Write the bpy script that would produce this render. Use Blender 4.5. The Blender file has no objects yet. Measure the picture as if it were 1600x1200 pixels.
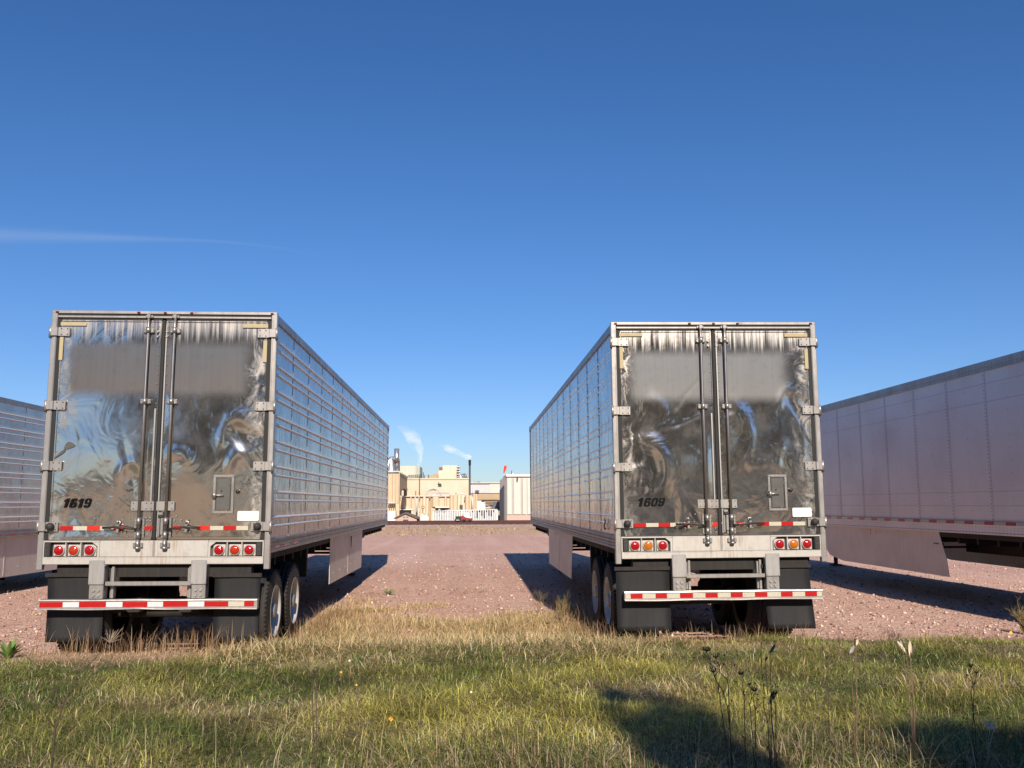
import bpy, math, random
import numpy as np
from mathutils import Vector, Matrix

R = math.radians
rng = np.random.default_rng(7)
random.seed(7)
SC = bpy.context.scene
COL = SC.collection

# ------------------------------------------------------------------ camera
CAM_H, F, PITCH, ROLL, YAW = 1.80, 1444.2, 0.129, -0.004, 0.0477
cam_data = bpy.data.cameras.new("camera")
cam_data.sensor_width = 36.0
cam_data.lens = 36.0 * F / 1600.0
cam_data.clip_start, cam_data.clip_end = 0.05, 6000.0
cam = bpy.data.objects.new("camera", cam_data)
COL.objects.link(cam)
cam.location = (0, 0, CAM_H)
cam.matrix_world = (Matrix.Translation((0, 0, CAM_H)) @ Matrix.Rotation(-YAW, 4, 'Z')
                    @ Matrix.Rotation(math.pi / 2 + PITCH, 4, 'X') @ Matrix.Rotation(ROLL, 4, 'Z'))
SC.camera = cam

# ------------------------------------------------------------------ sky, sun, exposure
SUN_EL, SUN_AZ = R(31.0), R(180.0 - 4.6)         # azimuth from +Y towards +X: the sun stands behind the camera
world = bpy.data.worlds.new("World")
SC.world = world
world.use_nodes = True
wn, wl = world.node_tree.nodes, world.node_tree.links
wn.clear()
w_out = wn.new("ShaderNodeOutputWorld")
w_bg = wn.new("ShaderNodeBackground")
w_bg.inputs["Strength"].default_value = 0.082
sky = wn.new("ShaderNodeTexSky")
sky.sky_type = 'NISHITA'
sky.sun_disc = False
sky.sun_elevation = SUN_EL
sky.sun_rotation = SUN_AZ
sky.altitude = 400
sky.air_density = 1.0
sky.dust_density = 0.15
sky.ozone_density = 2.0


def wmath(op, a, b=None, c=None):
    n = wn.new("ShaderNodeMath")
    n.operation = op
    for i, v in enumerate((a, b, c)):
        if v is None:
            continue
        if isinstance(v, (int, float)):
            n.inputs[i].default_value = v
        else:
            wl.new(v, n.inputs[i])
    return n.outputs[0]


# a thin high contrail to the north-west, and very faint cirrus veil round it
tc = wn.new("ShaderNodeTexCoord")
sp = wn.new("ShaderNodeSeparateXYZ")
wl.new(tc.outputs["Generated"], sp.inputs[0])
dx, dy, dz = sp.outputs
front = wmath('GREATER_THAN', dy, 0.05)
ysafe = wmath('MAXIMUM', dy, 0.05)
tt = wmath('DIVIDE', dx, ysafe)
ss = wmath('DIVIDE', dz, ysafe)
# centre line s(t)
u1 = wmath('MAXIMUM', wmath('ADD', tt, 0.31), 0.0)
line = wmath('SUBTRACT', 0.2884, wmath('MULTIPLY', wmath('MULTIPLY', u1, u1), 0.62))
line = wmath('ADD', line, wmath('MULTIPLY', wmath('ADD', tt, 0.31), -0.018))
dist = wmath('SUBTRACT', ss, line)
fade = wmath('MINIMUM', wmath('MAXIMUM', wmath('MULTIPLY', wmath('SUBTRACT', -0.13, tt), 3.2), 0.0), 1.0)
wid = wmath('ADD', 0.0016, wmath('MULTIPLY', wmath('MAXIMUM', wmath('SUBTRACT', -0.30, tt), 0.0), 0.028))
g = wmath('DIVIDE', dist, wid)
g = wmath('POWER', 2.718, wmath('MULTIPLY', wmath('MULTIPLY', g, g), -1.0))
wnoi = wn.new("ShaderNodeTexNoise")
wnoi.inputs["Scale"].default_value = 9.0
wnoi.inputs["Detail"].default_value = 5.0
wl.new(tc.outputs["Generated"], wnoi.inputs["Vector"])
g = wmath('MULTIPLY', g, wmath('MULTIPLY', fade, wmath('ADD', 0.15, wmath('MULTIPLY', wnoi.outputs["Fac"], 0.6))))
veil = wmath('MULTIPLY', wmath('MULTIPLY', wmath('MAXIMUM', wmath('SUBTRACT', wnoi.outputs["Fac"], 0.40), 0.0), 0.7), wmath('MULTIPLY', wmath('MINIMUM', wmath('MAXIMUM', wmath('SUBTRACT', -0.34, tt), 0.0), 0.25), wmath('MAXIMUM', wmath('SUBTRACT', 0.33, ss), 0.0)))
veil = wmath('MULTIPLY', veil, 3.0)
g = wmath('MULTIPLY', wmath('ADD', wmath('MULTIPLY', g, 0.28), veil), front)
w_mix = wn.new("ShaderNodeMix")
w_mix.data_type = 'RGBA'
wl.new(g, w_mix.inputs[0])
w_hsv = wn.new("ShaderNodeHueSaturation")
w_hsv.inputs["Saturation"].default_value = 1.22
w_hsv.inputs["Hue"].default_value = 0.5
wl.new(sky.outputs[0], w_hsv.inputs["Color"])
# the humid blue of the horizon band, the same all the way round
w_t = wn.new("ShaderNodeMapRange")
w_t.interpolation_type = 'SMOOTHSTEP'
w_t.inputs["From Min"].default_value = -0.02
w_t.inputs["From Max"].default_value = 0.36
wl.new(dz, w_t.inputs["Value"])
w_tm = wn.new("ShaderNodeMix")
w_tm.data_type = 'RGBA'
wl.new(w_t.outputs[0], w_tm.inputs[0])
w_tm.inputs[6].default_value = (0.56, 0.67, 0.97, 1)
w_tm.inputs[7].default_value = (0.66, 0.80, 1.03, 1)
w_ml = wn.new("ShaderNodeMix")
w_ml.data_type = 'RGBA'
w_ml.blend_type = 'MULTIPLY'
w_ml.inputs[0].default_value = 1.0
wl.new(w_hsv.outputs[0], w_ml.inputs[6])
wl.new(w_tm.outputs[2], w_ml.inputs[7])
wl.new(w_ml.outputs[2], w_mix.inputs[6])
w_mix.inputs[7].default_value = (6.0, 6.6, 7.8, 1)
wl.new(w_mix.outputs[2], w_bg.inputs["Color"])
wl.new(w_bg.outputs[0], w_out.inputs["Surface"])

sun_d = bpy.data.lights.new("sun", 'SUN')
sun_d.energy = 4.9
sun_d.angle = R(0.5)
sun_d.color = (1.0, 0.88, 0.74)
sun = bpy.data.objects.new("sun", sun_d)
COL.objects.link(sun)
to_sun = Vector((math.sin(SUN_AZ) * math.cos(SUN_EL), math.cos(SUN_AZ) * math.cos(SUN_EL), math.sin(SUN_EL)))
sun.rotation_euler = to_sun.to_track_quat('Z', 'Y').to_euler()
sun.location = to_sun * 60

SC.view_settings.view_transform = 'Standard'
SC.view_settings.look = 'None'
SC.view_settings.exposure = 0.40
SC.view_settings.gamma = 1.0
SC.view_settings.use_curve_mapping = False
SC.render.engine = 'CYCLES'
SC.cycles.max_bounces = 8
SC.cycles.diffuse_bounces = 3
SC.cycles.glossy_bounces = 5
SC.cycles.transparent_max_bounces = 8
SC.cycles.caustics_reflective = False
SC.cycles.caustics_refractive = False
SC.cycles.volume_step_rate = 2.0
SC.cycles.volume_bounces = 5


# ------------------------------------------------------------------ pixel of the 1600x1200 frame -> world, at a real depth
def ray(px, py):
    X = (px - 800) / F
    U = -(py - 600) / F
    cr, sr = math.cos(ROLL), math.sin(ROLL)
    x = X * cr - U * sr
    u = X * sr + U * cr
    cp, sp_ = math.cos(PITCH), math.sin(PITCH)
    y = cp - u * sp_
    z = sp_ + u * cp
    c, s = math.cos(YAW), math.sin(YAW)
    return x * c + y * s, -x * s + y * c, z


def at(px, py, Y):
    d = ray(px, py)
    t = Y / d[1]
    return d[0] * t, CAM_H + d[2] * t


# ------------------------------------------------------------------ materials
def srgb(r, g, b):
    f = lambda c: (c / 255 / 12.92) if c / 255 <= 0.04045 else ((c / 255 + 0.055) / 1.055) ** 2.4
    return (f(r), f(g), f(b), 1)


class Mat:
    """small wrapper: a node material with one Principled BSDF"""

    def __init__(s, name, col=(0.5, 0.5, 0.5, 1), rough=0.6, metal=0.0, spec=0.5):
        s.m = bpy.data.materials.new(name)
        s.m.use_nodes = True
        s.n, s.l = s.m.node_tree.nodes, s.m.node_tree.links
        s.b = s.n["Principled BSDF"]
        s.b.inputs["Base Color"].default_value = col
        s.b.inputs["Roughness"].default_value = rough
        s.b.inputs["Metallic"].default_value = metal
        s.b.inputs["Specular IOR Level"].default_value = spec
        s._tc = None

    def coord(s, kind="Object"):
        if s._tc is None:
            s._tc = s.n.new("ShaderNodeTexCoord")
        return s._tc.outputs[kind]

    def pos(s):
        return s.n.new("ShaderNodeNewGeometry").outputs["Position"]

    def mapping(s, vec, scale=(1, 1, 1), loc=(0, 0, 0)):
        n = s.n.new("ShaderNodeMapping")
        n.inputs["Scale"].default_value = scale
        n.inputs["Location"].default_value = loc
        s.l.new(vec, n.inputs["Vector"])
        return n.outputs[0]

    def noise(s, vec, scale, detail=4, rough=0.5, dist=0.0, out="Fac"):
        n = s.n.new("ShaderNodeTexNoise")
        n.inputs["Scale"].default_value = scale
        n.inputs["Detail"].default_value = detail
        n.inputs["Roughness"].default_value = rough
        n.inputs["Distortion"].default_value = dist
        s.l.new(vec, n.inputs["Vector"])
        return n.outputs[out]

    def voro(s, vec, scale, out="Distance", feature='F1'):
        n = s.n.new("ShaderNodeTexVoronoi")
        n.feature = feature
        n.inputs["Scale"].default_value = scale
        s.l.new(vec, n.inputs["Vector"])
        return n.outputs[out]

    def ramp(s, fac, stops, interp='LINEAR'):
        n = s.n.new("ShaderNodeValToRGB")
        n.color_ramp.interpolation = interp
        e = n.color_ramp.elements
        while len(e) < len(stops):
            e.new(0.5)
        for el, (p, c) in zip(e, stops):
            el.position = p
            el.color = c if not isinstance(c, (int, float)) else (c, c, c, 1)
        s.l.new(fac, n.inputs[0])
        return n.outputs[0]

    def mix(s, fac, a, b, mode='MIX'):
        n = s.n.new("ShaderNodeMix")
        n.data_type = 'RGBA'
        n.blend_type = mode
        for i, v in ((0, fac), (6, a), (7, b)):
            if isinstance(v, (int, float)):
                n.inputs[i].default_value = v if i == 0 else (v, v, v, 1)
            elif isinstance(v, tuple):
                n.inputs[i].default_value = v
            else:
                s.l.new(v, n.inputs[i])
        return n.outputs[2]

    def math(s, op, a, b=None, clamp=False):
        n = s.n.new("ShaderNodeMath")
        n.operation = op
        n.use_clamp = clamp
        for i, v in enumerate((a, b)):
            if v is None:
                continue
            if isinstance(v, (int, float)):
                n.inputs[i].default_value = v
            else:
                s.l.new(v, n.inputs[i])
        return n.outputs[0]

    def sep(s, vec):
        n = s.n.new("ShaderNodeSeparateXYZ")
        s.l.new(vec, n.inputs[0])
        return n.outputs

    def smooth(s, v, a, b):
        n = s.n.new("ShaderNodeMapRange")
        n.interpolation_type = 'SMOOTHSTEP'
        n.inputs["From Min"].default_value = a
        n.inputs["From Max"].default_value = b
        s.l.new(v, n.inputs["Value"])
        return n.outputs[0]

    def bump(s, h, strength=0.3, dist=0.01):
        n = s.n.new("ShaderNodeBump")
        n.inputs["Strength"].default_value = strength
        n.inputs["Distance"].default_value = dist
        s.l.new(h, n.inputs["Height"])
        prev = s.b.inputs["Normal"].links
        if prev:
            s.l.new(prev[0].from_socket, n.inputs["Normal"])
        s.l.new(n.outputs[0], s.b.inputs["Normal"])
        return n

    def set(s, key, v):
        s.l.new(v, s.b.inputs[key]) if not isinstance(v, (int, float, tuple)) else setattr(s.b.inputs[key], "default_value", v)
        return s


def weathered(name, col, rough=0.5, metal=0.0, dirt=(0.12, 0.09, 0.06, 1), amt=0.35, scale=6, streak=True, bump=0.15, bdist=0.002):
    M = Mat(name, col, rough, metal)
    v = M.coord()
    n1 = M.noise(v, scale, 6, 0.6)
    mask = M.ramp(n1, [(0.42, 0), (0.75, 1)])
    if streak:
        st = M.noise(M.mapping(v, (22, 22, 1.6)), 1.0, 4, 0.6)
        mask = M.math('MULTIPLY', M.mix(0.5, mask, st), M.ramp(st, [(0.35, 0.3), (0.7, 1)]))
    fac = M.math('MULTIPLY', mask, amt)
    fine = M.noise(v, scale * 9, 3, 0.6)
    base = M.mix(M.math('MULTIPLY', fine, 0.25), col, tuple(c * 0.72 for c in col[:3]) + (1,))
    M.set("Base Color", M.mix(fac, base, dirt))
    M.set("Roughness", M.ramp(n1, [(0.2, max(rough - 0.12, 0.03)), (0.8, min(rough + 0.15, 1))]))
    if bump:
        M.bump(n1, bump, bdist)
    return M.m


def door_metal(name, seed, patch, streak_amt, PC):
    """polished stainless skin: warped mirror, white oxide run-offs from the top seal, hazy buffed edges, a dull patch blanking the sign"""
    M = Mat(name, (0.60, 0.565, 0.525, 1), 0.07, 1.0)
    v = M.mapping(M.coord(), (1, 1, 1), (0, 0, 0))
    vs = M.mapping(M.coord(), (1, 1, 1), (seed, seed * 1.7, seed * 0.6))
    x, y, z = M.sep(v)
    # dull grey patch blanking the lettering; reflection tones and dirt painted into its colour
    x0, x1, z0, z1 = patch
    wob = M.math('MULTIPLY', M.math('SUBTRACT', M.noise(vs, 6, 4), 0.5), 0.05)
    xw, zw = M.math('ADD', x, wob), M.math('ADD', z, wob)
    pm = M.math('MULTIPLY', M.math('MULTIPLY', M.smooth(xw, x0 - .10, x0 + .10), M.smooth(xw, x1 + .12, x1 - .10)),
                M.math('MULTIPLY', M.smooth(zw, z0 - .06, z0 + .10), M.smooth(zw, z1 + .09, z1 - .08)))
    # run-off streaks under the header
    st = M.noise(M.mapping(vs, (17, 1, 0.55)), 1.0, 5, 0.65)
    st2 = M.noise(M.mapping(vs, (55, 1, 1.3)), 1.0, 3, 0.6)
    s = M.math('ADD', M.math('MULTIPLY', st, 0.62), M.math('MULTIPLY', st2, 0.38))
    top = M.smooth(z, 3.55, 3.97)
    sm = M.math('MULTIPLY', M.smooth(M.math('ADD', s, M.math('MULTIPLY', top, 0.16)), 0.44, 0.80), M.smooth(z, 3.40, 3.97))
    sm = M.math('MULTIPLY', sm, streak_amt)
    # hazy edge bands beside the hinges
    ax = M.math('ABSOLUTE', x)
    wv = M.noise(vs, 1.6, 3, 0.5, 1.5, "Color")
    wsc = M.n.new("ShaderNodeVectorMath"); wsc.operation = 'SCALE'; wsc.inputs["Scale"].default_value = 0.55
    M.l.new(wv, wsc.inputs[0])
    wad = M.n.new("ShaderNodeVectorMath"); wad.operation = 'ADD'
    M.l.new(vs, wad.inputs[0]); M.l.new(wsc.outputs[0], wad.inputs[1])
    swirl = M.noise(M.mapping(wad.outputs[0], (9, 9, 1.5)), 1.0, 6, 0.62, 0.3)
    edge = M.smooth(M.math('ADD', ax, M.math('MULTIPLY', M.math('SUBTRACT', swirl, 0.5), 0.5)), 0.86, 1.24)
    em = M.math('MULTIPLY', M.math('MULTIPLY', edge, M.smooth(swirl, 0.28, 0.74)), 0.62)
    thin = M.math('MULTIPLY', M.smooth(M.math('ABSOLUTE', M.math('SUBTRACT', swirl, 0.5)), 0.014, 0.0), 0.12)
    haze = M.math('MAXIMUM', M.math('MAXIMUM', sm, em), thin)
    grime = M.noise(vs, 3.5, 8, 0.7)
    film = M.math('ADD', M.math('MULTIPLY', M.smooth(grime, 0.35, 0.75), 0.12), 0.07)
    haze = M.math('MAXIMUM', haze, film, True)
    fine = M.noise(vs, 60, 4, 0.7)
    col = M.mix(haze, M.mix(M.math('MULTIPLY', fine, 0.2), (0.60, 0.565, 0.525, 1), (0.48, 0.44, 0.40, 1)), (0.54, 0.49, 0.43, 1))
    pcol = M.mix(M.math('ADD', M.smooth(z, z1, z0), M.math('MULTIPLY', M.math('SUBTRACT', M.noise(vs, 2.5, 4), 0.5), 0.8), True), PC[0], PC[1])
    pcol = M.mix(M.math('MULTIPLY', M.noise(M.mapping(vs, (30, 1, 0.7)), 1.0, 4), 0.5), pcol, tuple(c * 1.7 for c in PC[0][:3]) + (1,))
    pcol = M.mix(M.math('MULTIPLY', M.smooth(M.noise(vs, 9.0, 7, 0.7), 0.5, 0.8), 0.35), pcol, (0.05, 0.047, 0.045, 1))
    M.set("Base Color", col)
    M.set("Metallic", M.math('SUBTRACT', 1.0, M.math('MULTIPLY', haze, 0.55), True))
    M.set("Roughness", M.math('ADD', M.math('MULTIPLY', haze, 0.45), 0.07, True))
    pb = M.n.new("ShaderNodeBsdfPrincipled")
    M.l.new(pcol, pb.inputs["Base Color"])
    pb.inputs["Metallic"].default_value = 0.25
    pb.inputs["Roughness"].default_value = 0.48
    pb.inputs["Specular IOR Level"].default_value = 0.25
    mx = M.n.new("ShaderNodeMixShader")
    M.l.new(pm, mx.inputs[0])
    M.l.new(M.b.outputs[0], mx.inputs[1])
    M.l.new(pb.outputs[0], mx.inputs[2])
    M.l.new(mx.outputs[0], [n for n in M.n if n.type == 'OUTPUT_MATERIAL'][0].inputs["Surface"])
    # warped sheet: broad swells, tight creases near the edges, brushed grain
    big = M.noise(M.mapping(wad.outputs[0], (1, 1, 1)), 2.1, 2, 0.45, 0.3)
    med = M.noise(wad.outputs[0], 6.5, 2, 0.5, 0.6)
    sml = M.noise(wad.outputs[0], 24, 3, 0.6, 0.3)
    M.bump(big, 1.0, 0.010)
    M.bump(med, 1.0, 0.0006)
    M.bump(sml, 1.0, 0.00005)
    return M.m


def side_metal(name, seed, col=(0.58, 0.535, 0.51, 1), rough=0.2, wav=1.0):
    M = Mat(name, col, rough, 0.52)
    P = M.coord()
    v = M.mapping(P, (1, 1, 1), (seed, seed, seed))
    n = M.noise(v, 1.3, 5, 0.6)
    M.set("Base Color", M.mix(M.ramp(n, [(0.3, 0), (0.7, 1)]), col, tuple(c * 0.82 for c in col[:3]) + (1,)))
    fine = M.noise(M.mapping(v, (40, 40, 3)), 1.0, 3)
    M.set("Roughness", M.math('ADD', M.math('MULTIPLY', M.ramp(n, [(0.3, 0), (0.8, 1)]), 0.10), M.math('ADD', M.math('MULTIPLY', fine, 0.10), rough - 0.08)))
    # oil-canning between the frames
    can = M.noise(M.mapping(v, (1, 2.3, 1.5)), 1.6, 2, 0.5, 0.5)
    can2 = M.noise(M.mapping(v, (1, 2.0, 1.2)), 5.0, 2, 0.5, 0.6)
    M.bump(can, 1.0, 0.012 * wav)
    M.bump(can2, 1.0, 0.0026 * wav)
    return M.m


MT = {}
MT['door_a'] = door_metal("stainless_door_a", 3.1, (-1.10, 0.98, 3.08, 3.70), 0.7, ((.080, .084, .096, 1), (.098, .088, .083, 1)))
MT['door_b'] = door_metal("stainless_door_b", 8.7, (-1.06, 0.90, 3.08, 3.70), 0.85, ((.125, .130, .138, 1), (.140, .137, .134, 1)))
MT['side_a'] = side_metal("aluminium_side_a", 1.0, rough=0.23)
MT['side_b'] = side_metal("aluminium_side_b", 5.0, rough=0.20, wav=1.5)
MT['rib'] = weathered("bright_rib_metal", (0.80, 0.79, 0.77, 1), 0.35, 0.15, amt=0.2, bump=0.05)
MT['frame'] = weathered("weathered_aluminium", (0.46, 0.44, 0.42, 1), 0.36, 0.6, dirt=(0.14, 0.105, 0.08, 1), amt=0.7, scale=5)
MT['frame_dull'] = weathered("dull_aluminium", (0.42, 0.41, 0.40, 1), 0.5, 0.6, dirt=(0.12, 0.10, 0.08, 1), amt=0.6, scale=7)
MT['rail'] = weathered("rail_aluminium", (0.40, 0.385, 0.38, 1), 0.45, 0.6, dirt=(0.13, 0.10, 0.08, 1), amt=0.6, scale=3)
MT['sill'] = None
MT['white_paint'] = weathered("white_trailer_paint", (0.82, 0.80, 0.765, 1), 0.48, 0.08, dirt=(0.48, 0.45, 0.41, 1), amt=0.25, scale=1.0, streak=False, bump=0.1)
MT['skirt'] = weathered("skirt_panel_paint", (0.70, 0.67, 0.63, 1), 0.5, 0.0, dirt=(0.27, 0.22, 0.18, 1), amt=0.5, scale=2.2)
MT['black'] = weathered("black_rubber", (0.018, 0.018, 0.019, 1), 0.65, 0.0, dirt=(0.07, 0.06, 0.05, 1), amt=0.35, scale=5)
MT['seal'] = Mat("door_seal_rubber", (0.010, 0.010, 0.010, 1), 0.7).m
MT['flap'] = weathered("mud_flap_rubber", (0.007, 0.008, 0.010, 1), 0.7, 0.0, dirt=(0.050, 0.043, 0.038, 1), amt=0.35, scale=2.5, bump=0.3, bdist=0.006)
MT['tyre'] = weathered("tyre_rubber", (0.014, 0.0135, 0.013, 1), 0.75, 0.0, dirt=(0.10, 0.075, 0.06, 1), amt=0.35, scale=4, streak=False, bump=0.3)
MT['rim'] = weathered("wheel_rim_metal", (0.60, 0.58, 0.55, 1), 0.4, 0.25, dirt=(0.25, 0.17, 0.12, 1), amt=0.4, scale=6, streak=False)
MT['under'] = weathered("chassis_steel", (0.015, 0.014, 0.014, 1), 0.75, 0.2, dirt=(0.10, 0.07, 0.055, 1), amt=0.4)
MT['rod'] = weathered("galvanised_rod", (0.33, 0.31, 0.30, 1), 0.4, 0.8, dirt=(0.12, 0.08, 0.06, 1), amt=0.5, scale=4)
MT['hardware'] = weathered("galvanised_hardware", (0.38, 0.37, 0.35, 1), 0.4, 0.75, dirt=(0.12, 0.08, 0.06, 1), amt=0.5, scale=12)
MT['dark_steel'] = weathered("dark_handle_steel", (0.03, 0.028, 0.026, 1), 0.5, 0.3, amt=0.4)
MT['bolt'] = Mat("dark_bolt", (0.05, 0.045, 0.04, 1), 0.5, 0.5).m
MT['tape'] = weathered("old_yellow_tape", (0.42, 0.35, 0.20, 1), 0.6, 0.0, dirt=(0.25, 0.2, 0.12, 1), amt=0.4, scale=14)
MT['placard'] = weathered("white_plate", (0.80, 0.79, 0.75, 1), 0.4, 0.0, dirt=(0.5, 0.47, 0.4, 1), amt=0.4, scale=14)
MT['number'] = Mat("black_vinyl", (0.004, 0.004, 0.004, 1), 0.7, 0, 0.12).m
MT['smear'] = Mat("dark_smear", (0.11, 0.105, 0.10, 1), 0.5, 0.6).m


def reflector(name, col, col2):
    M = Mat(name, col, 0.3)
    v = M.coord()
    vo = M.voro(v, 95)
    sc = M.noise(v, 18, 6, 0.7)
    c = M.mix(M.ramp(vo, [(0.1, 0), (0.6, 1)]), col, col2)
    M.set("Base Color", M.mix(M.ramp(sc, [(0.62, 0), (0.75, 0.5)]), c, (0.12, 0.10, 0.08, 1)))
    M.b.inputs["Coat Weight"].default_value = 0.4
    return M.m


MT['red_tape'] = reflector("red_reflective_tape", (0.52, 0.012, 0.012, 1), (0.36, 0.006, 0.008, 1))
MT['orange_tape'] = reflector("orange_red_reflective_tape", (0.75, 0.035, 0.015, 1), (0.55, 0.02, 0.01, 1))
MT['white_tape'] = reflector("white_reflective_tape", (0.62, 0.58, 0.47, 1), (0.45, 0.42, 0.33, 1))
MT['silver_tape'] = reflector("silver_reflective_tape", (0.66, 0.66, 0.67, 1), (0.58, 0.58, 0.60, 1))


def lens(name, col):
    M = Mat(name, col, 0.12)
    v = M.coord()
    vo = M.voro(v, 130)
    M.set("Base Color", M.mix(M.ramp(vo, [(0.05, 0), (0.5, 1)]), col, tuple(c * 0.45 for c in col[:3]) + (1,)))
    M.b.inputs["Coat Weight"].default_value = 1.0
    M.b.inputs["Coat Roughness"].default_value = 0.05
    M.bump(vo, 0.5, 0.002)
    return M.m


MT['lens_red'] = lens("red_lamp_lens", (0.62, 0.006, 0.010, 1))
MT['lens_orange'] = lens("red_orange_lamp_lens", (0.70, 0.05, 0.008, 1))
MT['lens_amber'] = lens("amber_lamp_lens", (0.85, 0.24, 0.01, 1))


def sill_mat():
    M = Mat("rear_sill_aluminium", (0.56, 0.53, 0.49, 1), 0.42, 0.35)
    v = M.coord()
    x, y, z = M.sep(v)
    st = M.noise(M.mapping(v, (26, 1, 2.5)), 1.0, 5, 0.65)
    blot = M.noise(v, 7, 6, 0.65)
    centre = M.math('SUBTRACT', 1.0, M.smooth(M.math('ABSOLUTE', x), 0.05, 0.55))
    rust = M.math('MULTIPLY', M.math('MULTIPLY', M.smooth(st, 0.45, 0.7), M.math('ADD', M.math('MULTIPLY', centre, 0.8), 0.15)), 0.75)
    c = M.mix(M.math('MULTIPLY', M.smooth(blot, 0.45, 0.75), 0.55), (0.54, 0.515, 0.475, 1), (0.28, 0.265, 0.25, 1))
    M.set("Base Color", M.mix(rust, c, (0.33, 0.20, 0.10, 1)))
    M.set("Roughness", M.ramp(blot, [(0.3, 0.32), (0.7, 0.55)]))
    M.bump(blot, 0.2, 0.004)
    return M.m


MT['sill'] = sill_mat()


# ------------------------------------------------------------------ mesh helpers
class MB:
    def __init__(s):
        s.v, s.f, s.sm = [], [], []

    def add(s, verts, faces, smooth=False):
        o = len(s.v)
        s.v += [tuple(p) for p in verts]
        s.f += [tuple(i + o for i in f) for f in faces]
        s.sm += [smooth] * len(faces)
        return s

    def box(s, x0, x1, y0, y1, z0, z1, c=0.0, M=None):
        if x0 > x1: x0, x1 = x1, x0
        if y0 > y1: y0, y1 = y1, y0
        if z0 > z1: z0, z1 = z1, z0
        c = min(c, (x1 - x0) * .45, (y1 - y0) * .45, (z1 - z0) * .45)
        if c <= 0:
            V = [(x, y, z) for x in (x0, x1) for y in (y0, y1) for z in (z0, z1)]
            Fa = [(0, 1, 3, 2), (4, 6, 7, 5), (0, 4, 5, 1), (2, 3, 7, 6), (0, 2, 6, 4), (1, 5, 7, 3)]
        else:
            V, idx = [], {}
            for i, (x, sx) in enumerate(((x0, 1), (x1, -1))):
                for j, (y, sy) in enumerate(((y0, 1), (y1, -1))):
                    for k, (z, sz) in enumerate(((z0, 1), (z1, -1))):
                        for a in range(3):
                            p = [x + sx * c, y + sy * c, z + sz * c]
                            p[a] = (x, y, z)[a]
                            idx[i, j, k, a] = len(V)
                            V.append(tuple(p))
            Fa = []
            q = lambda *t: Fa.append(tuple(idx[a] for a in t))
            for i in (0, 1):
                q((i, 0, 0, 0), (i, 0, 1, 0), (i, 1, 1, 0), (i, 1, 0, 0)) if i == 0 else q((i, 0, 0, 0), (i, 1, 0, 0), (i, 1, 1, 0), (i, 0, 1, 0))
                q((0, i, 0, 1), (1, i, 0, 1), (1, i, 1, 1), (0, i, 1, 1)) if i == 0 else q((0, i, 0, 1), (0, i, 1, 1), (1, i, 1, 1), (1, i, 0, 1))
                q((0, 0, i, 2), (0, 1, i, 2), (1, 1, i, 2), (1, 0, i, 2)) if i == 0 else q((0, 0, i, 2), (1, 0, i, 2), (1, 1, i, 2), (0, 1, i, 2))
            for a in (0, 1):
                for b in (0, 1):
                    q((a, b, 0, 0), (a, b, 1, 0), (a, b, 1, 1), (a, b, 0, 1))
                    q((a, 0, b, 0), (a, 1, b, 0), (a, 1, b, 2), (a, 0, b, 2))
                    q((0, a, b, 1), (1, a, b, 1), (1, a, b, 2), (0, a, b, 2))
                    for c_ in (0, 1):
                        q((a, b, c_, 0), (a, b, c_, 1), (a, b, c_, 2))
        if M is not None:
            V = [tuple(M @ Vector(p)) for p in V]
        return s.add(V, Fa)

    def prism(s, pts, a0, a1, axis='y', cap=True, smooth=False):
        """extrude a 2-D outline along axis; pts are in the other two axes in xyz order"""
        n = len(pts)

        def P(p, a):
            return {'x': (a, p[0], p[1]), 'y': (p[0], a, p[1]), 'z': (p[0], p[1], a)}[axis]
        V = [P(p, a0) for p in pts] + [P(p, a1) for p in pts]
        Fa = [(i, (i + 1) % n, n + (i + 1) % n, n + i) for i in range(n)]
        o = len(s.v)
        s.add(V, Fa, smooth)
        if cap:
            s.add([], [])
            s.f += [tuple(o + i for i in range(n - 1, -1, -1)), tuple(o + n + i for i in range(n))]
            s.sm += [False, False]
        return s

    def tube(s, p0, p1, r0, r1=None, n=8, cap=True):
        r1 = r0 if r1 is None else r1
        return s.path([p0, p1], [r0, r1], n, cap)

    def path(s, pts, radii, n=6, cap=True):
        pts = [Vector(p) for p in pts]
        if isinstance(radii, (int, float)):
            radii = [radii] * len(pts)
        o = len(s.v)
        up = None
        V = []
        for i, p in enumerate(pts):
            d = (pts[min(i + 1, len(pts) - 1)] - pts[max(i - 1, 0)]).normalized()
            if up is None:
                up = Vector((0, 0, 1)) if abs(d.z) < 0.9 else Vector((1, 0, 0))
            a = d.cross(up).normalized()
            b = a.cross(d).normalized()
            up = b
            for k in range(n):
                t = 2 * math.pi * k / n
                V.append(tuple(p + (a * math.cos(t) + b * math.sin(t)) * radii[i]))
        Fa = [(i * n + k, i * n + (k + 1) % n, (i + 1) * n + (k + 1) % n, (i + 1) * n + k) for i in range(len(pts) - 1) for k in range(n)]
        s.add(V, Fa, True)
        if cap:
            s.f += [tuple(o + i for i in range(n - 1, -1, -1)), tuple(o + (len(pts) - 1) * n + i for i in range(n))]
            s.sm += [False, False]
        return s

    def lathe(s, prof, c=(0, 0, 0), axis='x', n=32, smooth=True):
        """prof: (along, radius) pairs"""
        V = []
        for k in range(n):
            t = 2 * math.pi * k / n
            for a, r in prof:
                q = (r * math.cos(t), r * math.sin(t))
                p = {'x': (a, q[0], q[1]), 'y': (q[0], a, q[1]), 'z': (q[0], q[1], a)}[axis]
                V.append((p[0] + c[0], p[1] + c[1], p[2] + c[2]))
        m = len(prof)
        Fa = [(k * m + i, k * m + i + 1, ((k + 1) % n) * m + i + 1, ((k + 1) % n) * m + i) for k in range(n) for i in range(m - 1)]
        return s.add(V, Fa, smooth)

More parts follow.
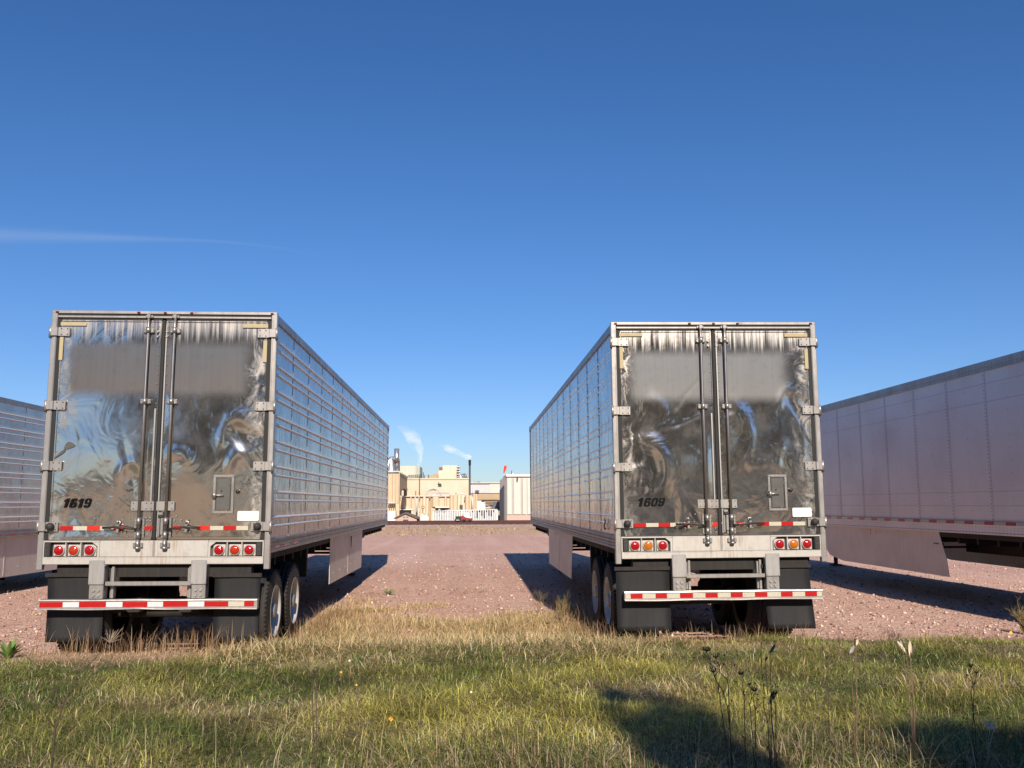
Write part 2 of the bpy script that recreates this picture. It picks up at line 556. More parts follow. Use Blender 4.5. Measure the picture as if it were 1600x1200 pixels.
    def dome(s, c, r, h, axis_y=-1, n=14, rings=4):
        """a lens bulging towards -y (axis_y=-1)"""
        prof = [(axis_y * h * math.sin(math.pi / 2 * (1 - i / rings)), max(r * math.sin(math.pi / 2 * i / rings), 1e-4)) for i in range(rings + 1)]
        return s.lathe(prof, c, 'y', n)

    def bolt(s, x, y, z, r=0.009, h=0.006, ax='y', sgn=-1, n=6):
        P = {'y': ((x, y, z), (x, y + sgn * h, z)), 'x': ((x, y, z), (x + sgn * h, y, z))}[ax]
        return s.tube(P[0], P[1], r, r * 0.8, n)

    def build(s, name, mat, parent=None, kind=None, label=None):
        me = bpy.data.meshes.new(name)
        me.from_pydata(s.v, [], s.f)
        me.polygons.foreach_set("use_smooth", s.sm)
        me.materials.append(mat)
        me.update()
        return link(name, me, parent, kind, label)


def link(name, me, parent=None, kind=None, label=None):
    o = bpy.data.objects.new(name, me)
    COL.objects.link(o)
    if parent is not None:
        o.parent = parent
    if kind:
        o['kind'] = kind
    if label:
        o['label'] = label
    return o


def tag(o, label, cat=None, group=None, kind=None):
    o['label'] = label
    if cat: o['category'] = cat
    if group: o['group'] = group
    if kind: o['kind'] = kind
    return o


def empty(name, loc=(0, 0, 0), rot=(0, 0, 0)):
    o = bpy.data.objects.new(name, None)
    o.empty_display_size = 0.3
    COL.objects.link(o)
    o.location = loc
    o.rotation_euler = rot
    return o


def np_mesh(name, verts, faces_flat, loop_tot, mat, smooth=False, colors=None):
    me = bpy.data.meshes.new(name)
    nv = len(verts)
    me.vertices.add(nv)
    me.vertices.foreach_set("co", np.ascontiguousarray(verts, np.float32).ravel())
    me.loops.add(len(faces_flat))
    me.loops.foreach_set("vertex_index", np.ascontiguousarray(faces_flat, np.int32))
    me.polygons.add(len(loop_tot))
    start = np.concatenate([[0], np.cumsum(loop_tot)[:-1]])
    me.polygons.foreach_set("loop_start", start.astype(np.int32))
    me.polygons.foreach_set("loop_total", np.asarray(loop_tot, np.int32))
    if smooth:
        me.polygons.foreach_set("use_smooth", np.ones(len(loop_tot), bool))
    if colors is not None:
        a = me.color_attributes.new("tint", 'FLOAT_COLOR', 'POINT')
        c = np.ones((nv, 4), np.float32)
        c[:, :3] = colors
        a.data.foreach_set("color", c.ravel())
    me.materials.append(mat)
    me.update(calc_edges=True)
    me.validate()
    return me


# ------------------------------------------------------------------ terrain
def sm(a, b, x):
    t = np.clip((x - a) / (b - a), 0, 1)
    return t * t * (3 - 2 * t)


def vnoise(x, y, s, seed=0):
    """cheap smooth pseudo-noise 0..1"""
    r = np.random.default_rng(seed)
    out = np.zeros_like(x, dtype=float)
    for k in range(6):
        a = r.uniform(0, 2 * np.pi)
        f = s * r.uniform(0.6, 1.9)
        out += np.sin((x * np.cos(a) + y * np.sin(a)) * f + r.uniform(0, 6.28) + 1.3 * np.sin((y * np.cos(a) - x * np.sin(a)) * f * 0.7))
    return out / 12 + 0.5


def bank_h(x, y):
    x, y = np.asarray(x, float), np.asarray(y, float)
    edge = 0.30 * (vnoise(x, y, 0.9, 3) - 0.5) * 2
    h = 0.26 * (1 - sm(10.0, 12.2, y + edge)) + 0.08 * sm(10, 5.5, y)
    h = h + 0.05 * (vnoise(x, y, 0.8, 5) - 0.5) + 0.025 * (vnoise(x, y, 3.1, 6) - 0.5)
    h = h - 0.08 * sm(12.2, 13.6, y + edge)
    h = h + 1.5 * sm(-1.5, -16, y) * (0.75 + 0.5 * vnoise(x, y, 0.15, 9))
    return h


def lot_h(x, y):
    x, y = np.asarray(x, float), np.asarray(y, float)
    w = sm(60, 30, y)
    return w * (0.03 * (vnoise(x, y, 1.0, 21) - 0.5) + 0.012 * (vnoise(x, y, 4.0, 22) - 0.5))


def ground_z(x, y):
    return np.maximum(bank_h(x, y) if np.ndim(y) or y < 14 else -9, lot_h(x, y))


def axis_pts(segs):
    out = []
    for a, b, st in segs:
        out += list(np.arange(a, b, st))
    out.append(segs[-1][1])
    return np.array(out)


def sheet(name, xs, ys, hf, mat):
    X, Y = np.meshgrid(xs, ys)
    Z = hf(X, Y)
    nx, ny = len(xs), len(ys)
    V = np.stack([X.ravel(), Y.ravel(), Z.ravel()], 1)
    i = np.arange((ny - 1) * (nx - 1))
    r, c = i // (nx - 1), i % (nx - 1)
    a = r * nx + c
    Fq = np.stack([a, a + 1, a + nx + 1, a + nx], 1).ravel()
    me = np_mesh(name, V, Fq, np.full(len(i), 4), mat, True)
    return link(name, me, None, 'structure')


def gravel_mat():
    M = Mat("pink_gravel", (0.33, 0.22, 0.19, 1), 0.95)
    p = M.pos()
    x, y, z = M.sep(p)
    big = M.noise(p, 0.22, 5, 0.6)
    mid = M.noise(p, 2.2, 6, 0.65)
    st = M.voro(p, 16, "Color")
    st2 = M.voro(p, 34, "Color")
    stx = M.sep(st)[0]
    st2x = M.sep(st2)[0]
    c = M.mix(M.ramp(big, [(0.35, 0), (0.65, 1)]), (0.53, 0.280, 0.205, 1), (0.64, 0.375, 0.280, 1))
    c = M.mix(M.math('MULTIPLY', M.ramp(mid, [(0.42, 0), (0.75, 1)]), 0.5), c, (0.38, 0.19, 0.145, 1))
    c = M.mix(M.math('MULTIPLY', M.ramp(stx, [(0.0, 0), (1.0, 1)]), 0.45), c, (0.66, 0.45, 0.355, 1))
    c = M.mix(M.math('MULTIPLY', M.ramp(st2x, [(0.7, 0), (0.95, 1)]), 0.7), c, (0.72, 0.58, 0.50, 1))
    c = M.mix(M.math('MULTIPLY', M.ramp(st2x, [(0.0, 1), (0.16, 0)]), 0.6), c, (0.16, 0.09, 0.075, 1))
    # wheel-worn lighter tracks running along the lot
    tr = M.noise(M.mapping(p, (1.1, 0.05, 1)), 1.0, 3)
    c = M.mix(M.math('MULTIPLY', M.ramp(tr, [(0.48, 0), (0.62, 1)]), 0.5), c, (0.70, 0.47, 0.38, 1))
    # far strip turns to dry grass towards the rails, with tufts reaching into the gravel
    n3 = M.noise(M.mapping(p, (1, 0.35, 1)), 0.35, 6, 0.7)
    f = M.math('ADD', M.smooth(y, 48, 62), M.math('MULTIPLY', M.math('SUBTRACT', n3, 0.5), 1.3))
    fm = M.smooth(f, 0.45, 0.75)
    dry = M.mix(M.noise(M.mapping(p, (1.5, 0.4, 1)), 0.8, 7, 0.75), (0.40, 0.25, 0.15, 1), (0.70, 0.48, 0.33, 1))
    M.set("Base Color", M.mix(fm, c, dry))
    hgt = M.math('ADD', M.voro(p, 16), M.math('MULTIPLY', M.voro(p, 34), 0.5))
    M.bump(hgt, 1.0, 0.026)
    M.bump(M.noise(p, 5.0, 6, 0.7), 0.9, 0.065)
    M.bump(mid, 0.5, 0.05)
    return M.m


def bank_mat():
    M = Mat("grassy_soil", (0.1, 0.08, 0.05, 1), 1.0)
    p = M.pos()
    x, y, z = M.sep(p)
    n = M.noise(p, 1.6, 7, 0.7)
    f = M.noise(p, 14, 6, 0.7)
    soil = M.mix(f, (0.06, 0.055, 0.022, 1), (0.15, 0.14, 0.055, 1))
    soil = M.mix(M.ramp(n, [(0.4, 0), (0.65, 1)]), soil, (0.13, 0.10, 0.055, 1))
    straw = M.mix(f, (0.32, 0.20, 0.12, 1), (0.62, 0.43, 0.28, 1))
    pink = M.mix(f, (0.34, 0.20, 0.16, 1), (0.52, 0.34, 0.28, 1))
    c = M.mix(M.smooth(M.math('ADD', y, M.math('MULTIPLY', n, 1.2)), 9.9, 10.7), soil, straw)
    c = M.mix(M.smooth(M.math('ADD', y, M.math('MULTIPLY', n, 1.6)), 11.9, 12.7), c, pink)
    # the mown dry field behind
    fld = M.mix(M.noise(M.mapping(p, (0.5, 1.4, 1)), 0.7, 6, 0.7), (0.38, 0.255, 0.145, 1), (0.58, 0.40, 0.245, 1))
    c = M.mix(M.smooth(y, 0.5, -2.5), c, fld)
    M.set("Base Color", c)
    M.bump(f, 1.0, 0.03)
    return M.m


MT['gravel'] = gravel_mat()
MT['bank'] = bank_mat()
xs = axis_pts([(-900, -100, 100), (-100, -30, 10), (-30, -14, 1), (-14, 16, 0.14), (16, 30, 1), (30, 100, 10), (100, 900, 100)])
ys = axis_pts([(9.6, 24, 0.14), (24, 45, 0.5), (45, 120, 5), (120, 2600, 200)])
sheet("gravel_lot", xs, ys, lambda X, Y: lot_h(X, Y), MT['gravel'])
xs = axis_pts([(-900, -100, 100), (-100, -30, 10), (-30, -12, 1), (-12, 13, 0.12), (13, 30, 1), (30, 100, 10), (100, 900, 100)])
ys = axis_pts([(-700, -60, 80), (-60, -20, 4), (-20, 3, 1), (3, 13.9, 0.12)])
sheet("grass_bank", xs, ys, bank_h, MT['bank'])

# ------------------------------------------------------------------ trailers
L, HW = 16.15, 1.30
Z_RAIL, Z_SILL_T, Z_SILL_B, Z_TOP = 1.247, 1.400, 1.126, 4.095


def rounded(w, h, r, n=4, cx=0, cy=0):
    pts = []
    for qx, qy, a0 in ((1, 1, 0), (-1, 1, 90), (-1, -1, 180), (1, -1, 270)):
        for k in range(n + 1):
            a = R(a0 + 90 * k / n)
            pts.append((cx + qx * (w / 2 - r) + r * math.cos(a), cy + qy * (h / 2 - r) + r * math.sin(a)))
    return pts


def fleet_number(spec, D):
    """heavy slanted digits cut from vinyl"""
    x0, x1, z0, z1 = spec['number_box']
    H_, n = z1 - z0, len(spec['number'])
    wd, sh = (x1 - x0 - .025) / n, .27

    def ring(m, cx, cz, rx, rz, tx, tz, y, a0=0, a1=360, ex=.62):
        V = []
        k = 28
        for i in range(k + 1):
            t = R(a0 + (a1 - a0) * i / k)
            c, s_ = math.cos(t), math.sin(t)
            f = lambda v: math.copysign(abs(v) ** ex, v)
            for q, w in ((rx, rz), (rx - tx, rz - tz)):
                V.append((cx + q * f(c), cz + w * f(s_)))
        m.add([(p[0] + p[1] * sh, y, z0 + p[1]) for p in V], [(2 * i, 2 * i + 1, 2 * i + 3, 2 * i + 2) for i in range(k)])

    for i, ch in enumerate(spec['number']):
        m = MB()
        cx, y = x0 + wd * (i + .5), -.0046
        rx = wd * .455
        if ch == '1':
            w = wd * .185
            pts = [(cx - w * .6, 0), (cx + w * 1.6, 0), (cx + w * 1.6, H_), (cx - w * .1, H_), (cx - w * 1.9, H_ * .80), (cx - w * 1.9, H_ * .62), (cx - w * .6, H_ * .68)]
            m.add([(p[0] + p[1] * sh, y, z0 + p[1]) for p in pts], [tuple(range(len(pts)))])
        elif ch == '0':
            ring(m, cx, H_ / 2, rx, H_ / 2, rx * .66, H_ * .19, y)
        else:
            up = ch == '9'
            g = (lambda v: H_ - v) if up else (lambda v: v)
            ring(m, cx, g(H_ * .31), rx, H_ * .31, rx * .66, H_ * .175, y)
            if up:
                ring(m, cx, H_ / 2, rx, H_ / 2, rx * .66, H_ * .19, y - .0003, 200, 380)
            else:
                ring(m, cx, H_ / 2, rx, H_ / 2, rx * .66, H_ * .19, y - .0003, 20, 200)
        m.build("number_digit", MT['number'], D, label="black slanted digit %s" % ch)


def door_part(T, side, spec):
    """side -1 left, +1 right"""
    x0, x1 = (-1.207, -0.034) if side < 0 else (0.014, 1.207)
    z0, z1 = 1.405, 3.985
    nx, nz = 72, 150
    r = np.random.default_rng(spec['seed'] * 10 + (side > 0))
    gx, gz = np.meshgrid(np.linspace(x0, x1, nx), np.linspace(z0, z1, nz))
    d = np.zeros_like(gx)
    for _ in range(14):
        cx, cz = r.uniform(x0, x1), r.uniform(z0, 3.1)
        s = r.uniform(0.12, 0.34)
        d += r.uniform(-1, 1) * 0.0045 * (s / 0.2) * np.exp(-((gx - cx) ** 2 + ((gz - cz) / 1.3) ** 2) / (2 * s * s))
    for (cx, cz, sx, sz, am) in spec['bulge'][side]:
        d -= am * np.exp(-((gx - cx) / sx) ** 2 / 2 - ((gz - cz) / sz) ** 2 / 2)
    for (cx, cz, s0, s1, ang, am) in spec['dents'][side]:
        ca, sa = math.cos(ang), math.sin(ang)
        s1 *= 2.1
        s0 *= 1.15
        am *= 1.45
        p_, q_ = (gx - cx) * ca + (gz - cz) * sa, -(gx - cx) * sa + (gz - cz) * ca
        q_ = q_ + 1.8 * p_ ** 2 / max(s0, .05)
        d += am * 1.1 * np.exp(-(p_ / s0) ** 2 / 2 - (q_ / s1) ** 2 / 2)
    for (cx, cz, rad, w, a0, a1, am, sq) in spec.get('arcs', {}).get(side, ()):
        # a curved swell in the sheet, strongest mid-way along its arc
        px_, pz_ = gx - cx, (gz - cz) * sq
        rr_a = np.hypot(px_, pz_)
        th = np.degrees(np.arctan2(pz_, px_))
        mid_, half = (a0 + a1) / 2, (a1 - a0) / 2
        dt = (th - mid_ + 180) % 360 - 180
        win = np.exp(-(dt / half) ** 4)
        d -= am * np.exp(-((rr_a - rad * (1 + .25 * dt / 180)) / w) ** 2) * win
    e = np.minimum(np.minimum(gx - x0, x1 - gx), np.minimum(gz - z0, z1 - gz))
    d *= np.clip(e / 0.10, 0, 1)
    V = [(float(a), 0.012 + float(b), float(c)) for a, b, c in zip(gx.ravel(), d.ravel(), gz.ravel())]
    m = MB()
    Fa = [(j * nx + i, j * nx + i + 1, (j + 1) * nx + i + 1, (j + 1) * nx + i) for j in range(nz - 1) for i in range(nx - 1)]
    m.add(V, Fa, True)
    # rolled rim round the skin and the slab behind it
    m.box(x0, x1, 0.018, 0.075, z0, z1)
    for (a, b, c_, d_) in ((x0, x0 + .016, z0, z1), (x1 - .016, x1, z0, z1), (x0, x1, z0, z0 + .035), (x0, x1, z1 - .018, z1)):
        m.box(a, b, -0.001, 0.017, c_, d_, 0.004)
    D = m.build("door", spec['door_mat'], T)
    # rubber seal all round
    s = MB()
    if side < 0:
        s.box(-1.252, -1.209, 0.004, 0.05, 1.402, 3.997)
        s.box(-0.032, 0.012, -0.012, 0.05, 1.402, 3.99, 0.008)
    else:
        s.box(1.209, 1.252, 0.004, 0.05, 1.402, 3.997)
    s.box(x0, x1, 0.004, 0.05, 3.9875, 4.008)
    s.build("door_seal", MT['seal'], D)
    # astragal strip on the meeting edge
    a = MB()
    if side > 0:
        a.box(0.016, 0.034, -0.010, -0.002, 1.43, 3.94, 0.003)
    else:
        a.box(-0.075, -0.055, -0.010, 0.000, 1.80, 2.93, 0.003)
    a.build("edge_strip", MT['frame_dull'], D)
    # hinges
    for hz in (3.838, 2.962, 2.256, 1.556):
        h = MB()
        s0, s1 = side * 1.098, side * 1.235
        h.box(s0, s1, -0.020, -0.002, hz - .054, hz + .054, 0.004)
        h.box(side * 1.235, side * 1.325, -0.034, -0.018, hz - .052, hz + .052, 0.005)
        h.tube((side * 1.322, -0.022, hz - .062), (side * 1.322, -0.022, hz + .062), 0.017, n=10)
        h.box(side * 1.235, side * 1.252, -0.030, -0.004, hz - .052, hz + .052, 0.003)
        H_ = h.build("hinge", MT['frame'], D)
        b = MB()
        for bx in (1.125, 1.195):
            for bz in (-.034, .034):
                b.bolt(side * bx, -0.020, hz + bz, 0.0085, 0.006)
        b.tube((side * 1.322, -0.022, hz - .078), (side * 1.322, -0.022, hz - .062), 0.014, n=8)
        b.build("hinge_bolt", MT['bolt'], D, kind='stuff')
        if hz < 1.6:
            k = MB()
            k.lathe([(0, .043), (-.02, .046), (-.055, .040), (-.068, .028), (-.070, .001)], (side * 1.175, -0.021, hz + .002), 'y', 16)
            k.build("door_holdback_knob", MT['black'], D)
    rw = MB()
    for zz in np.arange(1.50, 3.95, .115):
        rw.bolt(side * 1.085 if False else (x0 + .030 if side < 0 else x1 - .030), -0.0005, float(zz), .006, .004, n=5)
        rw.bolt((x1 - .030 if side < 0 else x0 + .032), -0.0005, float(zz), .006, .004, n=5)
    rw.build("edge_rivet", MT['hardware'], D, kind='stuff')
    # lock rod with guides
    rx = -0.178 if side < 0 else 0.128
    rod = MB()
    rod.path([(rx + side * .004, -0.045, 4.045), (rx, -0.045, 3.86), (rx - .004, -0.040, 3.02), (rx, -0.042, 2.95), (rx - .004, -0.045, 1.34)], [.0165] * 5, 12)
    rod.build("lock_rod", MT['rod'], D)
    for gz, wd in ((3.86, .062), (3.012, .062)):
        g_ = MB()
        g_.box(rx - wd, rx + wd, -0.022, -0.003, gz - .030, gz + .030, 0.006)
        g_.tube((rx, -0.045, gz - .034), (rx, -0.045, gz + .034), .026, n=12)
        for q in (-1, 1):
            g_.bolt(rx + q * (wd - .014), -0.022, gz + .014, .008, .010)
            g_.bolt(rx + q * (wd - .014), -0.022, gz - .014, .008, .010)
        g_.build("rod_guide", MT['hardware'], D)
    for bz in (3.85, 3.79):
        MB().bolt(rx - side * .10, -0.002, bz, .016, .014, n=8).build("door_bolt", MT['hardware'], D)
    # cam keeper at the header
    k = MB()
    k.box(rx - .045, rx + .045, -0.030, -0.012, 4.012, 4.046, 0.004)
    k.box(rx - .022, rx + .022, -0.064, -0.028, 4.000, 4.052, 0.005)
    k.build("upper_cam_lock", MT['rod'], D)
    # bottom cam assembly
    k = MB()
    for q in (-1, 1):
        k.box(rx + q * .045 - .012, rx + q * .045 + .012, -0.016, -0.003, 1.42, 1.66, 0.003)
        for bz in np.arange(1.435, 1.66, 0.036):
            k.bolt(rx + q * .045, -0.016, float(bz), .008, .008)
    k.tube((rx, -0.045, 1.42), (rx, -0.045, 1.50), .025, n=12)
    k.tube((rx, -0.045, 1.58), (rx, -0.045, 1.66), .025, n=12)
    k.box(rx - .055, rx - .025, -0.040, -0.004, 1.318, 1.372, 0.004)
    k.box(rx + .025, rx + .055, -0.040, -0.004, 1.318, 1.372, 0.004)
    k.tube((rx, -0.045, 1.305), (rx, -0.045, 1.41), .023, n=12)
    k.lathe([(0, .001), (0, .030), (.018, .030), (.03, .02)], (rx, -0.045, 1.300), 'z', 10)
    k.build("lower_cam_lock", MT['hardware'], D)
    # crumpled rivet field between the rods and the gap
    k = MB()
    rr = random.Random(spec['seed'] + side)
    for q in range(16):
        bx = rx - side * rr.uniform(.055, .13) if q < 10 else rx + side * rr.uniform(.07, .17)
        k.bolt(bx, -0.002, rr.uniform(1.44, 1.68), rr.uniform(.006, .012), .008, n=7)
    k.build("rivet_cluster", MT['hardware'], D)
    # lever handle, its catch
    hn = MB()
    hx0, hx1 = rx + side * .02, rx + side * .40
    hn.path([(hx0, -0.055, 1.528), (hx0 + side * .10, -0.062, 1.540), (hx0 + side * .21, -0.066, 1.552), (hx1, -0.066, 1.545)], [.012, .012, .013, .014], 8)
    hn.box(hx1 - side * .10, hx1, -0.075, -0.058, 1.530, 1.560, 0.004)
    hn.build("handle", MT['dark_steel'], D)
    hc = MB()
    cx = rx + side * .235
    hc.box(cx - .016, cx + .016, -0.055, -0.003, 1.49, 1.585, 0.004)
    hc.lathe([(0, .001), (-.012, .022), (0, .024)], (cx, -0.004, 1.60), 'y', 12)
    hc.tube((cx, -0.05, 1.585), (cx + side * .004, -0.052, 1.635), .010, .007, 8)
    for q in (-1, 1):
        hc.bolt(cx + q * .035, -0.003, 1.50, .012, .01, n=8)
    hc.build("handle_catch", MT['hardware'], D)
    # lock plate across the rods
    lp = MB()
    a, b = (-0.285, -0.022) if side < 0 else (0.004, 0.212)
    lp.box(a, b, -0.022, -0.003, 1.737, 1.846, 0.004)
    lp.build("lock_plate", MT['frame'], D)
    lb = MB()
    for bx in ((a + .03, a + .085, b - .03, b - .085) if side < 0 else (a + .10, b - .025)):
        for bz in (1.760, 1.825):
            lb.bolt(bx, -0.022, bz, .0075, .006)
    lb.build("plate_bolt", MT['bolt'], D)
    if side > 0:
        # seal latch recess near the gap
        q = MB()
        q.box(0.062, 0.098, -0.030, -0.003, 1.46, 1.66, 0.006)
        q.box(0.030, 0.056, -0.022, -0.012, 1.44, 1.66, 0.004)
        q.box(0.036, 0.090, -0.036, -0.004, 1.69, 1.72, 0.004)
        q.build("latch_box", MT['hardware'], D)
        q = MB().box(0.036, 0.098, -0.046, -0.005, 1.662, 1.686, 0.004)
        q.build("latch_slot", MT['bolt'], D)
    # tape strips, aged yellow
    for t in spec['tape'][side]:
        MB().box(t[0], t[1], -0.0060, -0.0025, t[2], t[3], 0.001).build("tape_patch", MT['tape'], D)
    # conspicuity tape low on the door
    for a, b, kind in spec['stripe'][side]:
        MB().box(a, b, -0.0055, -0.0022, 1.514, 1.562, 0.0008).build("reflective_strip", MT[kind], D)
    if side > 0:
        hx0, hx1, hz0, hz1 = spec['hatch']
        f = MB()
        w, b = 0.030, 0.022
        f.box(hx0, hx1, -0.016, -0.002, hz1 - w, hz1, 0.003)
        f.box(hx0, hx1, -0.016, -0.002, hz0, hz0 + w, 0.003)
        f.box(hx0, hx0 + w, -0.015, -0.002, hz0 + w, hz1 - w, 0.003)
        f.box(hx1 - w, hx1, -0.015, -0.002, hz0 + w, hz1 - w, 0.003)
        f.box(hx1 - .085, hx1 - w - .004, -0.012, -0.003, hz1 - .105, hz1 - .09, 0.002)
        f.box(hx1 - .085, hx1 - .070, -0.012, -0.003, hz0 + w, hz0 + .095, 0.002)
        hd = f.build("hatch", MT['hardware'], D)
        MB().box(hx0 + w + .012, hx1 - w - .012, -0.012, -0.001, hz0 + w + .010, hz1 - w - .010, 0.004).build("hatch_panel", MT['hatch'], D)
        rv = MB()
        n = 11
        for i in range(n):
            zz = hz0 + .015 + (hz1 - hz0 - .03) * i / (n - 1)
            for xx in (hx0 + w / 2, hx1 - w / 2):
                rv.bolt(xx, -0.016, zz, .007, .005)
        for i in range(1, 5):
            xx = hx0 + (hx1 - hx0) * i / 5
            rv.bolt(xx, -0.016, hz0 + w / 2, .007, .005).bolt(xx, -0.016, hz1 - w / 2, .007, .005)
        rv.build("hatch_rivet", MT['hardware'], D)
        hh = MB()
        zc = (hz0 + hz1) / 2 - .015
        hh.tube((hx0 - .01, -0.03, zc), (hx0 + .13, -0.03, zc), .013, .011, 10)
        hh.tube((hx0 + .02, -0.03, zc - .035), (hx0 + .02, -0.03, zc + .035), .018, n=10)
        hh.tube((hx0 + .03, -0.03, zc + .012), (hx0 + .03, -0.012, zc + .012), .014, n=8)
        hh.build("hatch_handle", MT['hardware'], D)
        kn = MB().lathe([(0, .022), (-.018, .024), (-.028, .014), (-.03, .001)], (hx1 + .045, -0.004, zc + .045), 'y', 12)
        kn.bolt(hx0 + .10, -0.012, zc + .05, .011, .012)
        kn.build("hatch_knob", MT['bolt'], D)
        pts = rounded(spec['placard'][1] - spec['placard'][0], .112, .014, 3, sum(spec['placard'][:2]) / 2, spec['placard'][2])
        pl = MB().prism([(p[0], p[1]) for p in pts], -0.0065, -0.003, 'y').build("placard", MT['placard'], D)
        sm_ = MB()
        for k in range(16):      # faint round seal embossed on the plate
            a0, a1 = 2 * math.pi * k / 16, 2 * math.pi * (k + 1) / 16
            cx, cz = spec['placard'][0] + .045, spec['placard'][2]
            sm_.add([(cx + r_ * math.cos(a), -0.0072, cz + r_ * math.sin(a)) for a in (a0, a1) for r_ in (.026, .030)], [(0, 1, 3, 2)])
        sm_.build("plate_mark", MT['plate_mark'], D)
    else:
        fleet_number(spec, D)
        for pts, nm in spec.get('smears', ()):
            MB().prism(pts, -0.0035, -0.0022, 'y').build(nm, MT['smear'], D)
    return D


M_ = Mat("hatch_panel_metal", (0.32, 0.31, 0.29, 1), 0.28, 0.9)
M_.bump(M_.noise(M_.coord(), 9, 3), 0.4, 0.01)
MT['hatch'] = M_.m
MT['plate_mark'] = Mat("embossed_mark", (0.62, 0.60, 0.52, 1), 0.6).m
MT['pipe_dark'] = MT['under']


def wheel(T, x_out, y, z, side):
    """dual wheel, outer face at x_out"""
    W, r = 0.27, 0.505
    prof_t = [(0, .30), (-.005, .315), (-.012, .40), (-.016, .455), (-.03, .485), (-.045, .497), (-.07, .503), (-.072, .493), (-.082, .493),
              (-.084, .505), (-.13, .506), (-.132, .494), (-.142, .494), (-.144, .506), (-.19, .504), (-.192, .493), (-.202, .493), (-.204, .502),
              (-.225, .497), (-.25, .470), (-.262, .40), (-.268, .315), (-.27, .30)]
    out = None
    for dx in (0, 0.33):
        m = MB()
        m.lathe([(side * a, q) for a, q in prof_t], (x_out - side * dx, y, z), 'x', 40)
        # shoulder lugs
        for k in range(56):
            t = 2 * math.pi * k / 56
            for a in (-.030, -.24):
                M = Matrix.Translation((x_out - side * (dx - a * 1.0) if False else x_out - side * dx + side * a, y, z)) @ Matrix.Rotation(t, 4, 'X')
                m.box(-.014, .014, -.009, .009, .474, .4965, 0, M)
        w_ = m.build("wheel", MT['tyre'], T)
        if dx == 0:
            out = w_
            rm = MB()
            rm.lathe([(side * a, q) for a, q in [(-.27, .28), (-.20, .262), (-.10, .258), (-.03, .27), (-.004, .298), (0.002, .303), (-.004, .308)]], (x_out, y, z), 'x', 40)
            rm.lathe([(side * a, q) for a, q in [(-.10, .259), (-.125, .24), (-.135, .19), (-.12, .175), (-.10, .15), (-.10, .115)]], (x_out, y, z), 'x', 40)
            rm.build("rim", MT['rim'], w_)
            hb = MB()
            hb.lathe([(side * a, q) for a, q in [(-.11, .118), (-.03, .085), (-.005, .082), (0.0, .07), (0.0, .001)]], (x_out, y, z), 'x', 20)
            hb.build("hub", MT['frame_dull'], w_)
            bt = MB()
            for k in range(10):
                t = 2 * math.pi * k / 10
                bt.bolt(x_out - side * .115, y + .15 * math.cos(t), z + .15 * math.sin(t), .016, .035, 'x', side)
            bt.build("wheel_nut", MT['hardware'], w_)
            ho = MB()
            for k in range(8):
                t = 2 * math.pi * (k + .5) / 8
                c = Vector((x_out - side * .1335, y + .215 * math.cos(t), z + .215 * math.sin(t)))
                ho.tube(c, c + Vector((side * .004, 0, 0)), .027, n=10)
            ho.build("rim_hole", MT['bolt'], w_)
    return out


RIBZ = [3.72 - .302 * i for i in range(8)]


